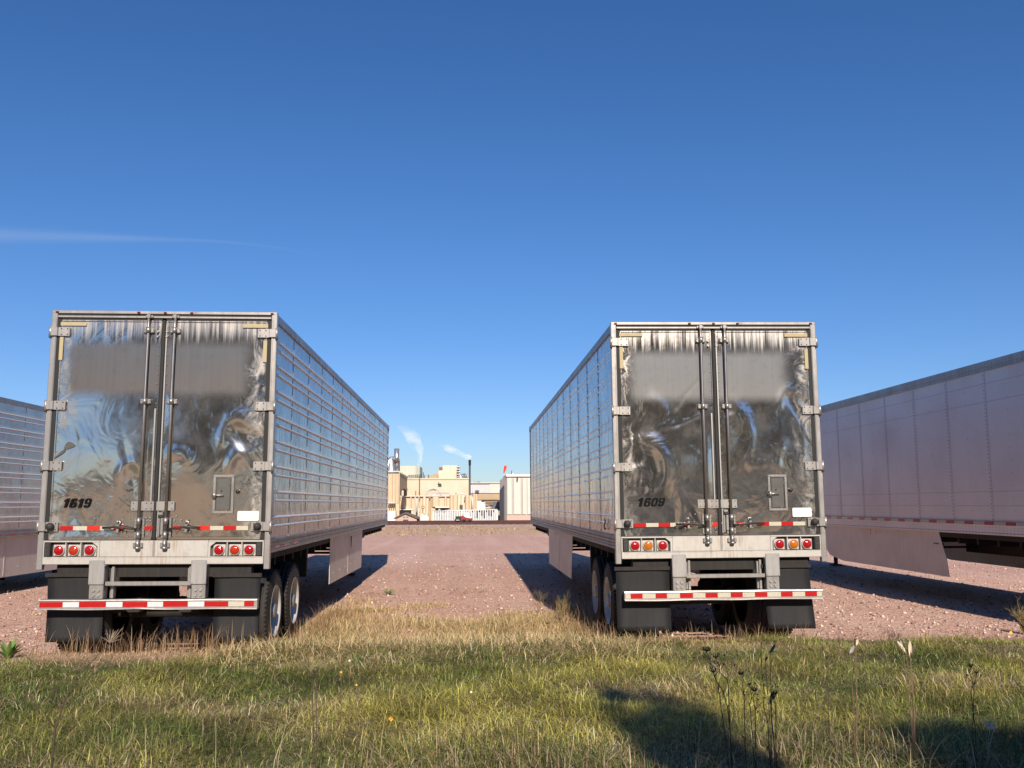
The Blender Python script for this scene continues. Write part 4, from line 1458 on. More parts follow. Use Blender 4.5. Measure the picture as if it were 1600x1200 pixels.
def C5(a, b, c, d):
    return (580 + a * .175, 580 + b * .175, 640 + c * .175, 640 + d * .175)


# A: corner tower with the duct stack on its roof
B = tag(empty("tower_building", (at(*c5(200, 900), 97)[0], 97, 0)), "tan corrugated tower building carrying a silver exhaust stack", "building")


def adopt(objs, root):
    for o in objs:
        o.parent = root
        o.matrix_parent_inverse = Matrix.Translation(root.location).inverted()


def thing(name, ref_px, Y, label, cat, group=None):
    x, _ = at(ref_px, 800, Y)
    e = empty(name, (x, Y, 0))
    return tag(e, label, cat, group)


class Bld:
    """collects world-space parts and parents them to the thing"""

    def __init__(s, root):
        s.root = root
        s.parts = []

    def add(s, o):
        adopt([o], s.root)
        s.parts.append(o)
        return o


b = Bld(B)
b.add(pbox("wall", C5(60, 250, 562, 1005), 97, 6, MT['tan_sheet'], None, ground=True))
x0, x1, z0, z1 = rect(*C5(250, 320, 562, 800), 97)
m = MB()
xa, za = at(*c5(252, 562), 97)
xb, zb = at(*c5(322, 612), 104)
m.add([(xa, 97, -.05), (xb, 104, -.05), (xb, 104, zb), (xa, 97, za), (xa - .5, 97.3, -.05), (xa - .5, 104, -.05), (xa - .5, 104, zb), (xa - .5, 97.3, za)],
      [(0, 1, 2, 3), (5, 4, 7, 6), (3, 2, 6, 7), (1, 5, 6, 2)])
b.add(m.build("side_wall", MT['tan_dark']))  # same cladding as the front; the flank's shade is painted as darker tan
for a0, a1 in ((150, 160), (178, 196), (210, 226), (238, 250)):
    b.add(corr("wall_sheet", C5(a0, a1, 570, 830), 96.98, MT['tan_sheet'], None, .8, .16, .6))
b.add(MB().box(*[at(*c5(60, 0), 96.8)[0], at(*c5(256, 0), 96.8)[0]], 96.7, 97.2, *[at(0, 737.2, 96.8)[1], at(0, 739.0, 96.8)[1]], .02).build("roof_edge", MT['pale_white']))
b.add(MB().path([(xa, 96.95, za + .06), (xb, 103.9, zb + .06)], .10, 6).build("gutter", MT['pale_white']))
b.add(pbox("lower_wall", C5(150, 216, 905, 1008), 95.5, 1.4, MT['clean_white'], ground=True))
b.add(pbox("ledge", C5(150, 215, 828, 838), 96.2, .7, MT['pale_white']))
for a0 in (160, 178, 196, 212):
    b.add(pbox("pipe", C5(a0, a0 + 5, 838, 905), 96.2, .2, MT['rust_pipe'], c=.04))
# round louvre housing on the side wall
X, Zc = at(*c5(292, 735), 96)
hw = .26 * 2
m = MB()
arc = [(X + .25 * math.cos(R(t)), Zc + .32 * math.sin(R(t))) for t in range(0, 181, 15)] + [(X - .25, Zc - .42), (X + .25, Zc - .42)]
m.prism(arc, 95.2, 96.6, 'y')
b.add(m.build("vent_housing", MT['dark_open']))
b.add(MB().prism([(X - .17, Zc - .4), (X + .04, Zc - .4), (X + .04, Zc + .08), (X - .06, Zc + .20), (X - .17, Zc + .08)], 95.05, 95.19, 'y').build("vent_cover", MT['tan_sheet']))

# duct stack standing on the tower
Ys = 99.5
cx, zt = at(*c5(228, 348), Ys)
_, zm = at(*c5(228, 448), Ys)
_, zb_ = at(*c5(228, 560), Ys)
S = tag(empty("exhaust_stack", (cx, Ys, zb_)), "shiny silver exhaust stack with elbow duct and hopper on the tower roof", "chimney")
s_ = Bld(S)
rr_ = .175 * 22 / F * Ys
s_.add(MB().lathe([(zm, rr_), (zt, rr_), (zt, rr_ * .9), (zt - .6, rr_ * .88)], (cx, Ys, 0), 'z', 20).build("stack", MT['duct']))
s_.add(MB().lathe([(zm + .02, rr_ * 1.05), (zm + .14, rr_ * 1.15), (zm - .1, rr_ * 1.2), (zm - .3, rr_ * 1.2)], (cx, Ys, 0), 'z', 20).build("collar", MT['rust_pipe']))
s_.add(MB().lathe([(zb_, rr_ * .9), (zm - .3, rr_ * 1.1)], (cx + .05, Ys, 0), 'z', 18).build("stack_base", MT['duct']))
m = MB()
for q in (-1, 1):
    m.tube((cx + q * rr_ * 1.3, Ys - .5, zb_), (cx + q * rr_ * 1.3, Ys - .5, zm - .1), .05)
m.tube((cx - rr_ * 1.3, Ys - .5, zb_ + .2), (cx + rr_ * 1.3, Ys - .5, zm - .5), .04)
m.tube((cx - rr_ * 1.3, Ys - .5, zm - .2), (cx + rr_ * 1.3, Ys - .5, zm - .2), .05)
s_.add(m.build("support_frame", MT['stack_dark'], kind='stuff'))
hx, hz0 = at(*c5(186, 558), Ys)
_, hz1 = at(*c5(186, 490), Ys)
s_.add(MB().lathe([(hz0, .62), (hz0 + .1, .6), (hz1 + .3, .30), (hz1 + .5, .28)], (hx - .05, Ys - .4, 0), 'z', 16).build("hopper", MT['duct']))
el = [at(*c5(a, c), Ys) for a, c in ((232, 455), (205, 436), (180, 440), (163, 462), (156, 500), (158, 545))]
s_.add(MB().path([(x, Ys - .2 - .1 * i, z) for i, (x, z) in enumerate(el)], .24, 10).build("elbow_duct", MT['duct']))

# B: cooling unit behind
B = thing("cooling_tower", 640, 116, "pale grey-green rounded cooling unit on the roof, steam rising from it", "cooling unit")
b = Bld(B)
x0, x1, z0, z1 = rect(*C5(258, 395, 502, 640), 116)
xe, ze = at(*c5(440, 535), 119)
m = MB()
m.prism([(x0, 116), (x1 - .4, 116), (x1, 116.1), (x1 + .5, 116.5), (xe - .3, 117.6), (xe, 119), (xe, 124), (x0, 124)], z0 - 3, z1, 'z')
b.add(m.build("casing", MT['pale_green']))
for xx in (x0 + (x1 - x0) * .47, x1 - .3):
    b.add(MB().box(xx - .05, xx + .05, 115.93, 115.99, z0, z1 - .02).build("panel_joint", MT['pale_white']))
b.add(MB().box(x1 + .1, xe - .02, 116.9, 117.3, z1 - 3.2, z1 - 1.4).build("louvre", MT['stack_dark']))
m = MB()
for py in (588, 600, 612):
    (xa, za), (xb, zb) = at(*c5(325, py), 114), at(*c5(455, py - 6), 114)
    m.tube((xa, 114, za), (xb, 114, zb), .035, n=5)
for k in range(8):
    (xa, za), (xb, zb) = at(*c5(328 + k * 17, 622), 114), at(*c5(328 + k * 17, 586), 114)
    m.tube((xa, 114, za), (xb, 114, zb), .03, n=5)
b.add(m.build("guard_rail", MT['stack_dark'], kind='stuff'))

# C/D: main cream block
B = thing("main_building", 684, 106, "large cream block with rust-stained wall and a taller rooftop box", "building")
b = Bld(B)
b.add(pbox("wall", C5(310, 870, 618, 1000), 106, 12, MT['cream'], ground=True))
b.add(pbox("parapet", C5(308, 872, 612, 624), 105.9, .25, MT['cream']))
b.add(pbox("upper_block", C5(600, 762, 543, 640), 110, 6, MT['cream']))
b.add(pbox("upper_unit", C5(636, 772, 497, 546), 110.3, 5, MT['pale_green']))
b.add(pbox("panel_joint", C5(706, 709, 497, 544), 110.2, .12, MT['pale_white']))
b.add(pbox("side_hood", C5(606, 636, 514, 545), 110.6, 3, MT['rust_pipe']))
b.add(pbox("low_block", C5(500, 600, 585, 620), 111, 4, MT['tan_dark']))
b.add(pbox("low_block", C5(555, 600, 575, 600), 112, 3, MT['tan_dark']))
for k in range(5):
    b.add(pbox("louvre_shelf", C5(764, 796 - 4 * (k % 2), 506 + k * 22, 516 + k * 22), 110.1, 2.0, MT['cool_white']))
b.add(pbox("louvre_back", C5(764, 782, 500, 612), 110.5, 2.0, MT['stack_dark']))
m = MB()
for k in range(5):
    (xa, za), (xb, zb) = at(*c5(775, 612 - k * 5), 109), at(*c5(860 - 5 * k, 606 - k * 9), 109)
    m.tube((xa, 109, za), (xb, 109.5, zb), .05, n=5)
for k in range(6):
    (xa, za), (xb, zb) = at(*c5(785 + k * 14, 618), 109.2), at(*c5(785 + k * 14, 575), 109.2)
    m.tube((xa, 109.2, za), (xb, 109.2, zb), .035, n=5)
b.add(m.build("roof_pipes", MT['duct'], kind='stuff'))
m = MB()
for k, (ax, top) in enumerate(((465, 560), (478, 585), (512, 580), (445, 575))):
    (xa, za), (xb, zb) = at(*c5(ax, 622), 108), at(*c5(ax, top), 108)
    m.tube((xa, 108, za), (xb, 108, zb), .05, n=5)
b.add(m.build("roof_mast", MT['stack_dark'], kind='stuff'))
xa, za = at(*c5(432, 618), 105.7); xb, zb = at(*c5(432, 775), 105.7)
b.add(MB().tube((xa, 105.7, zb - 1), (xa, 105.7, za + .1), .07, n=10).build("downpipe", MT['rust_pipe']))
xa, za = at(*c5(398, 725), 105.8); _, zb = at(*c5(398, 775), 105.8)
b.add(MB().tube((xa, 105.8, zb - .5), (xa, 105.8, za), .05, n=8).build("downpipe", MT['rust_pipe']))
for (a0, a1, c0, c1_) in ((600, 606, 648, 656), (594, 626, 660, 668), (598, 628, 673, 684)):
    b.add(pbox("wall_vent", C5(a0, a1, c0, c1_), 105.86, .1, MT['sign_dark'], c=0))
ar = []
ax, az = at(*c5(553, 772), 104.5)
ra = .175 * 68 / F * 104.5
b.add(MB().path([(ax + ra * math.cos(R(t)), 104.6, az + ra * math.sin(R(t))) for t in range(0, 181, 12)], .09, 8).build("arch_pipe", MT['cool_white']))
b.add(MB().path([(ax + ra * .72 * math.cos(R(t)), 104.8, az + ra * .8 * math.sin(R(t))) for t in range(60, 181, 12)], .05, 8).build("arch_pipe", MT['pale_green']))
for (a0, a1, c0, c1_) in ((535, 700, 742, 748), (540, 585, 748, 770), (590, 712, 756, 762), (750, 762, 742, 758), (772, 828, 742, 758)):
    b.add(pbox("roof_duct", C5(a0, a1, c0, c1_), 103.6, .6, MT['tan_dark'] if a0 in (535, 750) else MT['cool_white']))

# E: thin dark chimney
xa, za = at(*c5(880, 452), 109); _, zb = at(*c5(880, 770), 109)
B = tag(empty("chimney", (xa, 109, 0)), "thin dark steel chimney beside the cream block, trailing a little steam", "chimney")
b = Bld(B)
b.add(MB().lathe([(0, .13), (za, .11), (za, .08)], (xa, 109, 0), 'z', 16).build("shaft", MT['stack_dark']))
b.add(MB().lathe([(za - .6, .14), (za - .1, .15), (za + .05, .14), (za + .05, .1)], (xa, 109, 0), 'z', 16).build("cap", MT['dark_open']))

# G: long corrugated building in front
B = thing("corrugated_building", 684, 98, "long low tan corrugated building with a dark loading opening", "building")
b = Bld(B)
b.add(pbox("wall", C5(235, 945, 770, 1000), 98, 5, MT['tan_sheet'], ground=True))
for (a0, a1, c0, c1_, pitch, mt) in ((240, 372, 776, 886, 1.25, 'tan_sheet'), (385, 410, 775, 940, 1.0, 'pale_white'), (418, 448, 775, 920, .9, 'tan_sheet'), (458, 512, 775, 930, 1.3, 'cream'),
                                (538, 690, 775, 868, 1.35, 'tan_sheet'), (700, 755, 765, 1000, 2.2, 'tan_sheet'), (765, 830, 765, 1000, 1.9, 'cream'), (838, 900, 765, 1000, 1.5, 'tan_sheet'), (906, 944, 752, 1000, 1.2, 'tan_sheet')):
    b.add(corr("wall_sheet", C5(a0, a1, c0, c1_), 97.97, MT[mt], None, pitch, .22))
b.add(pbox("parapet", C5(228, 700, 768, 777), 97.7, .5, MT['pale_white']))
b.add(pbox("pier", C5(512, 532, 772, 1000), 97.6, .6, MT['tan_dark'], ground=True))
b.add(pbox("pier", C5(358, 372, 886, 1000), 97.6, .4, MT['pale_white'], ground=True))
b.add(pbox("pier", C5(232, 246, 886, 1000), 97.6, .4, MT['pale_white'], ground=True))
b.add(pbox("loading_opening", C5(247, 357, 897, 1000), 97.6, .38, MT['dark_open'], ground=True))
b.add(pbox("opening_lintel", C5(232, 372, 888, 897), 97.5, .5, MT['clean_white']))
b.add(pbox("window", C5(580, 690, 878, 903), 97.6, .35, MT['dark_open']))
b.add(pbox("window_frame", C5(572, 698, 868, 877), 97.5, .4, MT['clean_white']))
b.add(pbox("window", C5(790, 802, 850, 884), 97.6, .2, MT['sign_dark']))
b.add(pbox("window", C5(805, 817, 850, 884), 97.6, .2, MT['sign_dark']))
for a0 in (252, 430, 520, 832):
    b.add(pbox("wall_lamp", C5(a0, a0 + 7, 780, 800), 97.3, .3, MT['sign_dark']))
for a0, c0, c1_ in ((408, 790, 915), (425, 880, 985), (903, 785, 900)):
    xa, za = at(*c5(a0, c0), 97.4); _, zb = at(*c5(a0, c1_), 97.4)
    b.add(MB().tube((xa, 97.4, zb), (xa, 97.4, za), .09, n=8).build("pipe", MT['pale_white']))

# H: far white hall
B = thing("white_hall", 757, 135, "low white hall at the back, cool grey and warm cream cladding", "building")
b = Bld(B)
b.add(pbox("wall", C5(865, 1052, 655, 1000), 135, 10, MT['cool_white'], ground=True))
b.add(pbox("wall", C5(1052, 1240, 655, 1000), 134.9, 10, MT['pale_white'], ground=True))
for k in range(8):
    b.add(pbox("cladding_joint", C5(885 + k * 21, 887 + k * 21, 660, 738), 134.8, .1, MT['pale_white'], c=0))
b.add(pbox("roof_edge", C5(865, 1240, 651, 658), 134.7, .3, MT['pale_white']))
b.add(pbox("wall_unit", C5(930, 962, 720, 742), 133.5, 1, MT['stack_dark']))
b.add(pbox("ledge", C5(880, 1150, 746, 752), 133.8, .9, MT['sign_dark']))
b.add(pbox("roof_vent", C5(918, 930, 646, 655), 138, 1, MT['stack_dark']))
b.add(pbox("roof_vent", C5(945, 972, 644, 655), 138, 1.5, MT['stack_dark']))
B = thing("tan_annexe", 763, 120, "tan banded annexe with shadowed loading canopy beside the white building", "building")
b = Bld(B)
b.add(pbox("wall", C5(940, 1240, 755, 806), 120, 8, MT['tan_dark']))
b.add(pbox("lower_wall", C5(950, 1240, 806, 1000), 121, 6, MT['pale_white'], ground=True))
b.add(pbox("canopy_shade_strip", C5(975, 1130, 804, 812), 119.6, .5, MT['sign_dark']))  # dark strip that stands in for the shade under the canopy
for k in range(3):
    b.add(pbox("step_roof", C5(1010 + k * 12, 1125, 818 + k * 12, 823 + k * 12), 118 - k, 1.5, MT['tan_dark']))

# white tank trailer body and gooseneck machine between
B = thing("white_container", 757, 104, "plain white container left of the dark hopper", "container")
b = Bld(B)
b.add(pbox("body", C5(946, 1020, 826, 892), 104, 3, MT['clean_white'], ground=False))
b.add(pbox("roof", C5(944, 985, 812, 826), 104.2, 2.4, MT['pale_white']))
b.add(pbox("underframe", C5(950, 1016, 893, 1010), 104.5, 2, MT['sign_dark'], ground=True))
B = thing("dark_hopper", 775, 96, "dark grey angular hopper with a slanting chute beside the white building", "hopper")
b = Bld(B)
pts = [at(*c5(a, c), 96) for a, c in ((1072, 888), (1105, 828), (1148, 822), (1150, 905), (1076, 892))]
b.add(MB().prism(pts, 96, 98.5, 'y').build("hopper_body", MT['grey_blue']))
pts = [at(*c5(a, c), 96) for a, c in ((1000, 835), (1012, 832), (1078, 872), (1100, 850), (1104, 858), (1076, 884))]
b.add(MB().prism(pts, 96.4, 97, 'y').build("chute", MT['duct']))
for a in (1130, 1145):
    b.add(pbox("leg", C5(a, a + 7, 900, 1010), 96.3, .4, MT['sign_dark'], ground=True))
b.add(pbox("base_block", C5(1120, 1168, 945, 1008), 95.5, 1.5, MT['sign_dark'], ground=True))

# J: tall white panelled building at the right
B = thing("panelled_building", 806, 90, "tall white panelled building with a dark shutter down its left flank", "building")
b = Bld(B)
x0, x1, z0, z1 = rect(*C5(1208, 1440, 590, 1000), 90)
b.add(MB().box(x0 + .02, x1, 90, 98, .75, z1 - .1).build("wall", MT['pale_white']))
b.add(MB().box(x0, x1, 89.86, 98.1, -.05, .74, .02).build("plinth", MT['shed_pink']))
for a0, a1 in ((1214, 1256), (1272, 1336), (1350, 1384), (1392, 1436)):
    q = rect(*C5(a0, a1, 600, 990), 89.9)
    b.add(MB().box(q[0], q[1], 89.84, 89.985, .78, z1 - .25, .03).build("wall_panel", MT['pale_white']))
for a0 in (1258, 1338):
    q = rect(*C5(a0, a0 + 12, 600, 990), 89.9)
    b.add(MB().box(q[0], q[1], 89.93, 89.985, .78, z1 - .25).build("panel_recess", MT['recess_grey'] if 'recess_grey' in MT else MT['frame_dull']))
b.add(MB().box(x0 - .05, x1, 89.78, 98.1, z1 - .1, z1 + .12, .02).build("roof_edge", MT['clean_white']))
b.add(pbox("wall_lamp", C5(1300, 1311, 603, 632), 89.5, .3, MT['sign_dark']))
b.add(pbox("roof_light", C5(1260, 1270, 566, 582), 92, .5, MT['clean_white']))
xa, za = at(*c5(1254, 545), 92); _, zb = at(*c5(1254, 590), 92)
b.add(MB().tube((xa, 92, zb), (xa, 92, za), .04, n=5).build("roof_mast", MT['stack_dark']))
# its left flank recedes, the angle splayed so that sunlight reaches it
xa, za = at(*c5(1208, 590), 90)
xb, zb = at(*c5(1148, 632), 91.6)
m = MB()
m.add([(xa, 90.0, .0), (xb, 91.6, .0), (xb, 91.6, zb), (xa, 90.0, za), (xa + .3, 90.2, 0), (xa + .3, 97.5, 0), (xa + .3, 97.5, zb), (xa + .3, 90.2, za)], [(0, 3, 2, 1), (3, 7, 6, 2)])
b.add(m.build("flank_wall", MT['pale_white']))
lerp = lambda p, q, t: p + (q - p) * t
d = (-.06, 0)
V = []
for t, zz in ((.30, 0.1), (.95, 0.1), (.95, zb - 1.0), (.30, lerp(za, zb, .3) - .75)):
    V.append((lerp(xa, xb, t) - .06, lerp(90, 91.6, t) - .04, zz))
b.add(MB().add(V, [(0, 3, 2, 1)]).build("shutter", MT['grey_blue']))

# K: flag on a hair-thin pole
xa, za = at(*c5(1180, 565), 93); xb, zb = at(*c5(1208, 500), 93)
B = tag(empty("flag", (xb, 93, 0)), "orange-red flag above the white panelled building", "flag")
b = Bld(B)
V, Fa = [], []
for i in range(5):
    for j in range(7):
        u, v = i / 4, j / 6
        xl = lerp(at(*c5(1184, 0), 93)[0], at(*c5(1178, 0), 93)[0], v)
        xr = lerp(xb, at(*c5(1186, 0), 93)[0], max(0, v * 1.4 - .4))
        V.append((lerp(xl, xr, u), 93 + .15 * math.sin(u * 5 + v * 3), lerp(zb, za, v) - .05 * u))
Fa = [(i * 7 + j, i * 7 + j + 1, (i + 1) * 7 + j + 1, (i + 1) * 7 + j) for i in range(4) for j in range(6)]
b.add(MB().add(V, Fa, True).build("cloth", MT['flag']))
b.add(MB().tube((xb + .02, 93, 3.5), (xb + .02, 93, zb + .05), .012, n=5).build("flag_pole", MT['duct']))

# I: long white slatted trailer
B = thing("slatted_trailer", 727, 88, "long white slatted open trailer parked before the tan building", "trailer")
b = Bld(B)
x0, zt0 = at(*c5(556, 908), 88)
x1, zt1 = at(*c5(1125, 893), 88)
b.add(MB().box(x0 + .05, x1 - .05, 88.15, 90.4, .30, min(zt0, zt1) - .12).build("body", MT['slat_gap']))
b.add(MB().path([(x0, 88.05, zt0), (x1, 88.05, zt1)], .06, 4).build("top_rail", MT['clean_white']))
b.add(MB().path([(x0, 88.05, .28), (x1, 88.05, .28)], .06, 4).build("lower_rail", MT['pale_white']))
n = 27
for k in range(n + 1):
    t = k / n
    x = lerp(x0, x1, t)
    w = .035 if k not in (0, 6, 12, 13, n) else .07
    b.add(MB().box(x - w, x + w, 88.0, 88.13, .3, lerp(zt0, zt1, t) - .03).build("slat", MT['clean_white']))
for k in range(26):
    t = (k + .5) / n
    if k % 3 != 1:
        x = lerp(x0, x1, t)
        rq = random.Random(k)
        b.add(MB().box(x - .10, x + .09, 88.09, 88.149, .45 + rq.uniform(0, .3), .9 + rq.uniform(0, .5)).build("panel_patch", MT['frame_dull'] if k < 18 else MT['sign_dark']))
for xx in (x0 + 1.2, x0 + 2.3, x1 - 1.5):
    b.add(MB().lathe([(88.2, .30), (88.2, .36), (88.5, .36), (88.5, .30)], (xx, 0, .35), 'y', 16).build("wheel", MT['black']))

# L: gabled shed
B = thing("gabled_shed", 635, 86.5, "small pinkish gabled shed with brown roof in front of the dark opening", "shed")
b = Bld(B)
xl, ze = at(*c5(212, 968), 86.5)
xr, _ = at(*c5(415, 968), 86.5)
xm, zr = at(*c5(305, 928), 86.5)
b.add(MB().prism([(xl + .08, -.05), (xr - .08, -.05), (xr - .08, ze - .02), (xm, zr - .03), (xl + .08, ze - .02)], 86.5, 89.5, 'y').build("wall", MT['shed_pink']))
for p, q in (((xl - .12, ze - .10), (xm, zr)), ((xm, zr), (xr + .12, ze - .10))):
    b.add(MB().prism([p, q, (q[0], q[1] + .11), (p[0], p[1] + .11)], 86.3, 89.7, 'y').build("roof", MT['shed_roof']))
q = rect(*C5(285, 331, 982, 1002), 86.45)
b.add(MB().box(q[0], q[1], 86.42, 86.49, q[2], q[3]).build("vent", MT['sign_dark']))
for k in range(5):
    a0 = 286 + k * 9.5
    if k == 2: continue
    q = rect(*C5(a0, a0 + 6, 955, 965), 86.45)
    b.add(MB().box(q[0], q[1], 86.45, 86.49, q[2], q[3]).build("sign_letter", MT['sign_dark']))
b.add(pbox("side_lean_to", C5(415, 433, 962, 1005), 87, 1.5, MT['shed_roof'], ground=True))

# M: condenser box and round gauge on a post
B = thing("condenser_unit", 663, 87.5, "white ribbed condenser box right of the gabled shed", "condenser")
b = Bld(B)
b.add(pbox("casing", C5(436, 514, 955, 1005), 87.5, 1.2, MT['clean_white'], ground=True))
b.add(pbox("top_pod", C5(445, 500, 938, 956), 87.7, .8, MT['clean_white']))
b.add(pbox("top_cap", C5(452, 466, 926, 938), 87.8, .5, MT['pale_white']))
b.add(pbox("top_cap", C5(486, 498, 922, 938), 87.8, .5, MT['pale_white']))
for k in range(7):
    b.add(pbox("grille_slat", C5(442 + k * 10, 444.5 + k * 10, 962, 1000), 87.42, .06, MT['slat_gap'], c=0))
B = thing("round_gauge", 661, 95, "round brown gauge on a post against the tan wall", "gauge")
b = Bld(B)
xa, za = at(*c5(462, 873), 95)
b.add(MB().lathe([(94.9, .001), (94.9, .12), (94.86, .17), (95.0, .17), (95.04, .001)], (xa, 0, za), 'y', 18).build("dial", MT['rust_pipe']))
b.add(MB().lathe([(94.84, .001), (94.84, .10)], (xa, 0, za), 'y', 18).build("dial_face", MT['tan_sheet']))
b.add(MB().tube((xa, 95, -.05), (xa, 95, za), .04, n=8).build("post", MT['rust_pipe']))

# N: small red and white vehicle
B = thing("small_tractor", 727, 85, "small low red and white vehicle with dark wheels beside the rails", "vehicle")
b = Bld(B)
q = rect(*C5(800, 905, 968, 1002), 85)
b.add(MB().prism([(q[0], .25), (q[0] + .1, .75), (q[0] + .35, 1.0), (lerp(q[0], q[1], .6), 1.0), (lerp(q[0], q[1], .75), .62), (q[1], .50), (q[1], .25)], 85, 86.3, 'y').build("body", MT['car_red']))
b.add(MB().prism([(q[0] + .2, .78), (q[0] + .4, 1.04), (lerp(q[0], q[1], .6), 1.04), (q[1] - .1, .50), (lerp(q[0], q[1], .4), .60)], 84.92, 84.99, 'y').build("bonnet", MT['clean_white']))
wx = at(*c5(773, 985), 85)[0]
for xx, r_ in ((wx, .30), (q[0] + .3, .24), (q[1] - .25, .22)):
    b.add(MB().lathe([(84.8, r_ * .5), (84.8, r_), (85.15, r_), (85.15, r_ * .5)], (xx, 0, r_), 'y', 18).build("wheel", MT['black']))
b.add(MB().box(wx - .2, q[0] + .3, 85.1, 85.9, .4, .7, .03).build("chassis", MT['dark_steel']))

# railway tracks across the view
for Y, lab in ((78.4, "rusty railway track, the nearer of two crossing behind the lot"), (87.0 - 1.6, "rusty railway track, the farther one close to the plant")):
    T = tag(empty("railway_track", (0, Y, 0)), lab, "railway track", "rusty railway tracks behind the lot")
    MB().prism([(-1.6, -.05), (-1.1, .10), (2.5, .10), (3.0, -.05)], -70, 70, 'x').build("ballast_bed", MT['ballast'], T)
    for dy in (0, 1.435):
        MB().prism([(dy - .07, .12), (dy - .07, .14), (dy - .012, .15), (dy - .012, .255), (dy - .037, .26), (dy - .037, .295), (dy + .037, .295), (dy + .037, .26), (dy + .012, .255), (dy + .012, .15), (dy + .07, .14), (dy + .07, .12)], -70, 70, 'x').build("rail", MT['rail_steel'], T)
    m = MB()
    for k in range(-110, 111):
        m.box(k * .6 - .11, k * .6 + .11, -.5, 1.95, .05, .122)
    m.build("sleeper", MT['rail_steel'], T, kind='stuff')


# steam
def plume(name, pts, label, dens, px=None):
    """pts: (px, py, Y, radius) knots; a lumpy closed skin filled with thin vapour"""
    m = MB()
    r_ = random.Random(4)
    P = []
    for a, c, Y, rad in pts:
        x, z = at(a, c, Y)
        P.append((Vector((x, Y, z)), rad))
    dense = []
    for i in range(len(P) - 1):
        for k in range(4):
            t = k / 4
            dense.append((P[i][0].lerp(P[i + 1][0], t), lerp(P[i][1], P[i + 1][1], t)))
    dense.append(P[-1])
    n = 14
    for i, (p, rad) in enumerate(dense):
        for k in range(n):
            t = 2 * math.pi * k / n
            q = rad * (1 + .10 * math.sin(3 * t + i * .9) + r_.uniform(-.05, .05))
            m.v.append((p.x + q * math.cos(t), p.y + q * math.sin(t), p.z))
    for i in range(len(dense) - 1):
        for k in range(n):
            m.f.append((i * n + k, i * n + (k + 1) % n, (i + 1) * n + (k + 1) % n, (i + 1) * n + k)); m.sm.append(True)
    m.f += [tuple(range(n - 1, -1, -1)), tuple((len(dense) - 1) * n + k for k in range(n))]; m.sm += [True, True]
    mt = bpy.data.materials.new(name + "_vapour")
    mt.use_nodes = True
    nn, ll = mt.node_tree.nodes, mt.node_tree.links
    nn.clear()
    out = nn.new("ShaderNodeOutputMaterial")
    v = nn.new("ShaderNodeVolumePrincipled")
    v.inputs["Color"].default_value = (1, 1, 1, 1)
    v.inputs["Anisotropy"].default_value = -0.35
    tcn = nn.new("ShaderNodeTexCoord")
    no = nn.new("ShaderNodeTexNoise"); no.inputs["Scale"].default_value = .55; no.inputs["Detail"].default_value = 3
    mr = nn.new("ShaderNodeMapRange"); mr.inputs["From Min"].default_value = .42; mr.inputs["From Max"].default_value = .62
    # vapour thins with height above the vent
    sp2 = nn.new("ShaderNodeSeparateXYZ")
    zlo, zhi = min(v_[2] for v_ in m.v), max(v_[2] for v_ in m.v)
    mz = nn.new("ShaderNodeMapRange"); mz.inputs["From Min"].default_value = zlo; mz.inputs["From Max"].default_value = zhi
    mz.inputs["To Min"].default_value = dens; mz.inputs["To Max"].default_value = dens * .04
    mu = nn.new("ShaderNodeMath"); mu.operation = 'MULTIPLY'
    ll.new(tcn.outputs["Object"], no.inputs["Vector"]); ll.new(no.outputs["Fac"], mr.inputs["Value"])
    ll.new(tcn.outputs["Object"], sp2.inputs[0]); ll.new(sp2.outputs[2], mz.inputs["Value"])
    ll.new(mr.outputs[0], mu.inputs[0]); ll.new(mz.outputs[0], mu.inputs[1])
    ll.new(mu.outputs[0], v.inputs["Density"])
    ll.new(v.outputs[0], out.inputs["Volume"])
    o = m.build(name, mt)
    tag(o, label, "steam", kind='stuff')


plume("steam_plume", [(655.5, 732, 117, .25), (654.5, 718, 117, .45), (652.5, 703, 117, .70), (648, 690, 117, .95), (642, 679, 117, 1.05), (635, 671, 117, 1.05), (626, 665, 117, .8)],
      "tall white steam plume rising from the cooling unit", .75)
plume("steam_puff", [(732.5, 718, 109, .30), (728, 713, 109, .75), (720, 709.5, 109, 1.0), (711, 706, 109, .9), (700, 700, 109, .9), (692, 694, 109, .8)],
      "small puff of steam drifting off the thin dark chimney", 0.9)


# ------------------------------------------------------------------ trees behind the photographer (their shade falls on the verge, the doors mirror them)
def leaf_mat(name, c1, c2_, trans=0.25):
    M = Mat(name, c1, 0.55)
    a = M.n.new("ShaderNodeAttribute")
    a.attribute_name = "tint"
    M.set("Base Color", a.outputs["Color"])
    M.b.inputs["Specular IOR Level"].default_value = 0.25
    # thin leaves let some light through
    tr = M.n.new("ShaderNodeBsdfTranslucent")
    M.l.new(a.outputs["Color"], tr.inputs["Color"])
    ad = M.n.new("ShaderNodeMixShader")
    ad.inputs[0].default_value = trans
    M.l.new(M.b.outputs[0], ad.inputs[1])
    M.l.new(tr.outputs[0], ad.inputs[2])
    out = [n for n in M.n if n.type == 'OUTPUT_MATERIAL'][0]
    M.l.new(ad.outputs[0], out.inputs["Surface"])
    return M.m


MT['leaf'] = leaf_mat("tree_leaf", (0.05, 0.07, 0.02, 1), None)
MT['grass'] = leaf_mat("grass_blade", (0.1, 0.12, 0.03, 1), None, 0.3)
MT['bark'] = weathered("grey_brown_bark", (0.12, 0.09, 0.07, 1), 0.9, 0, dirt=(0.05, 0.04, 0.03, 1), amt=0.6, scale=5, bump=0.8, bdist=.03)


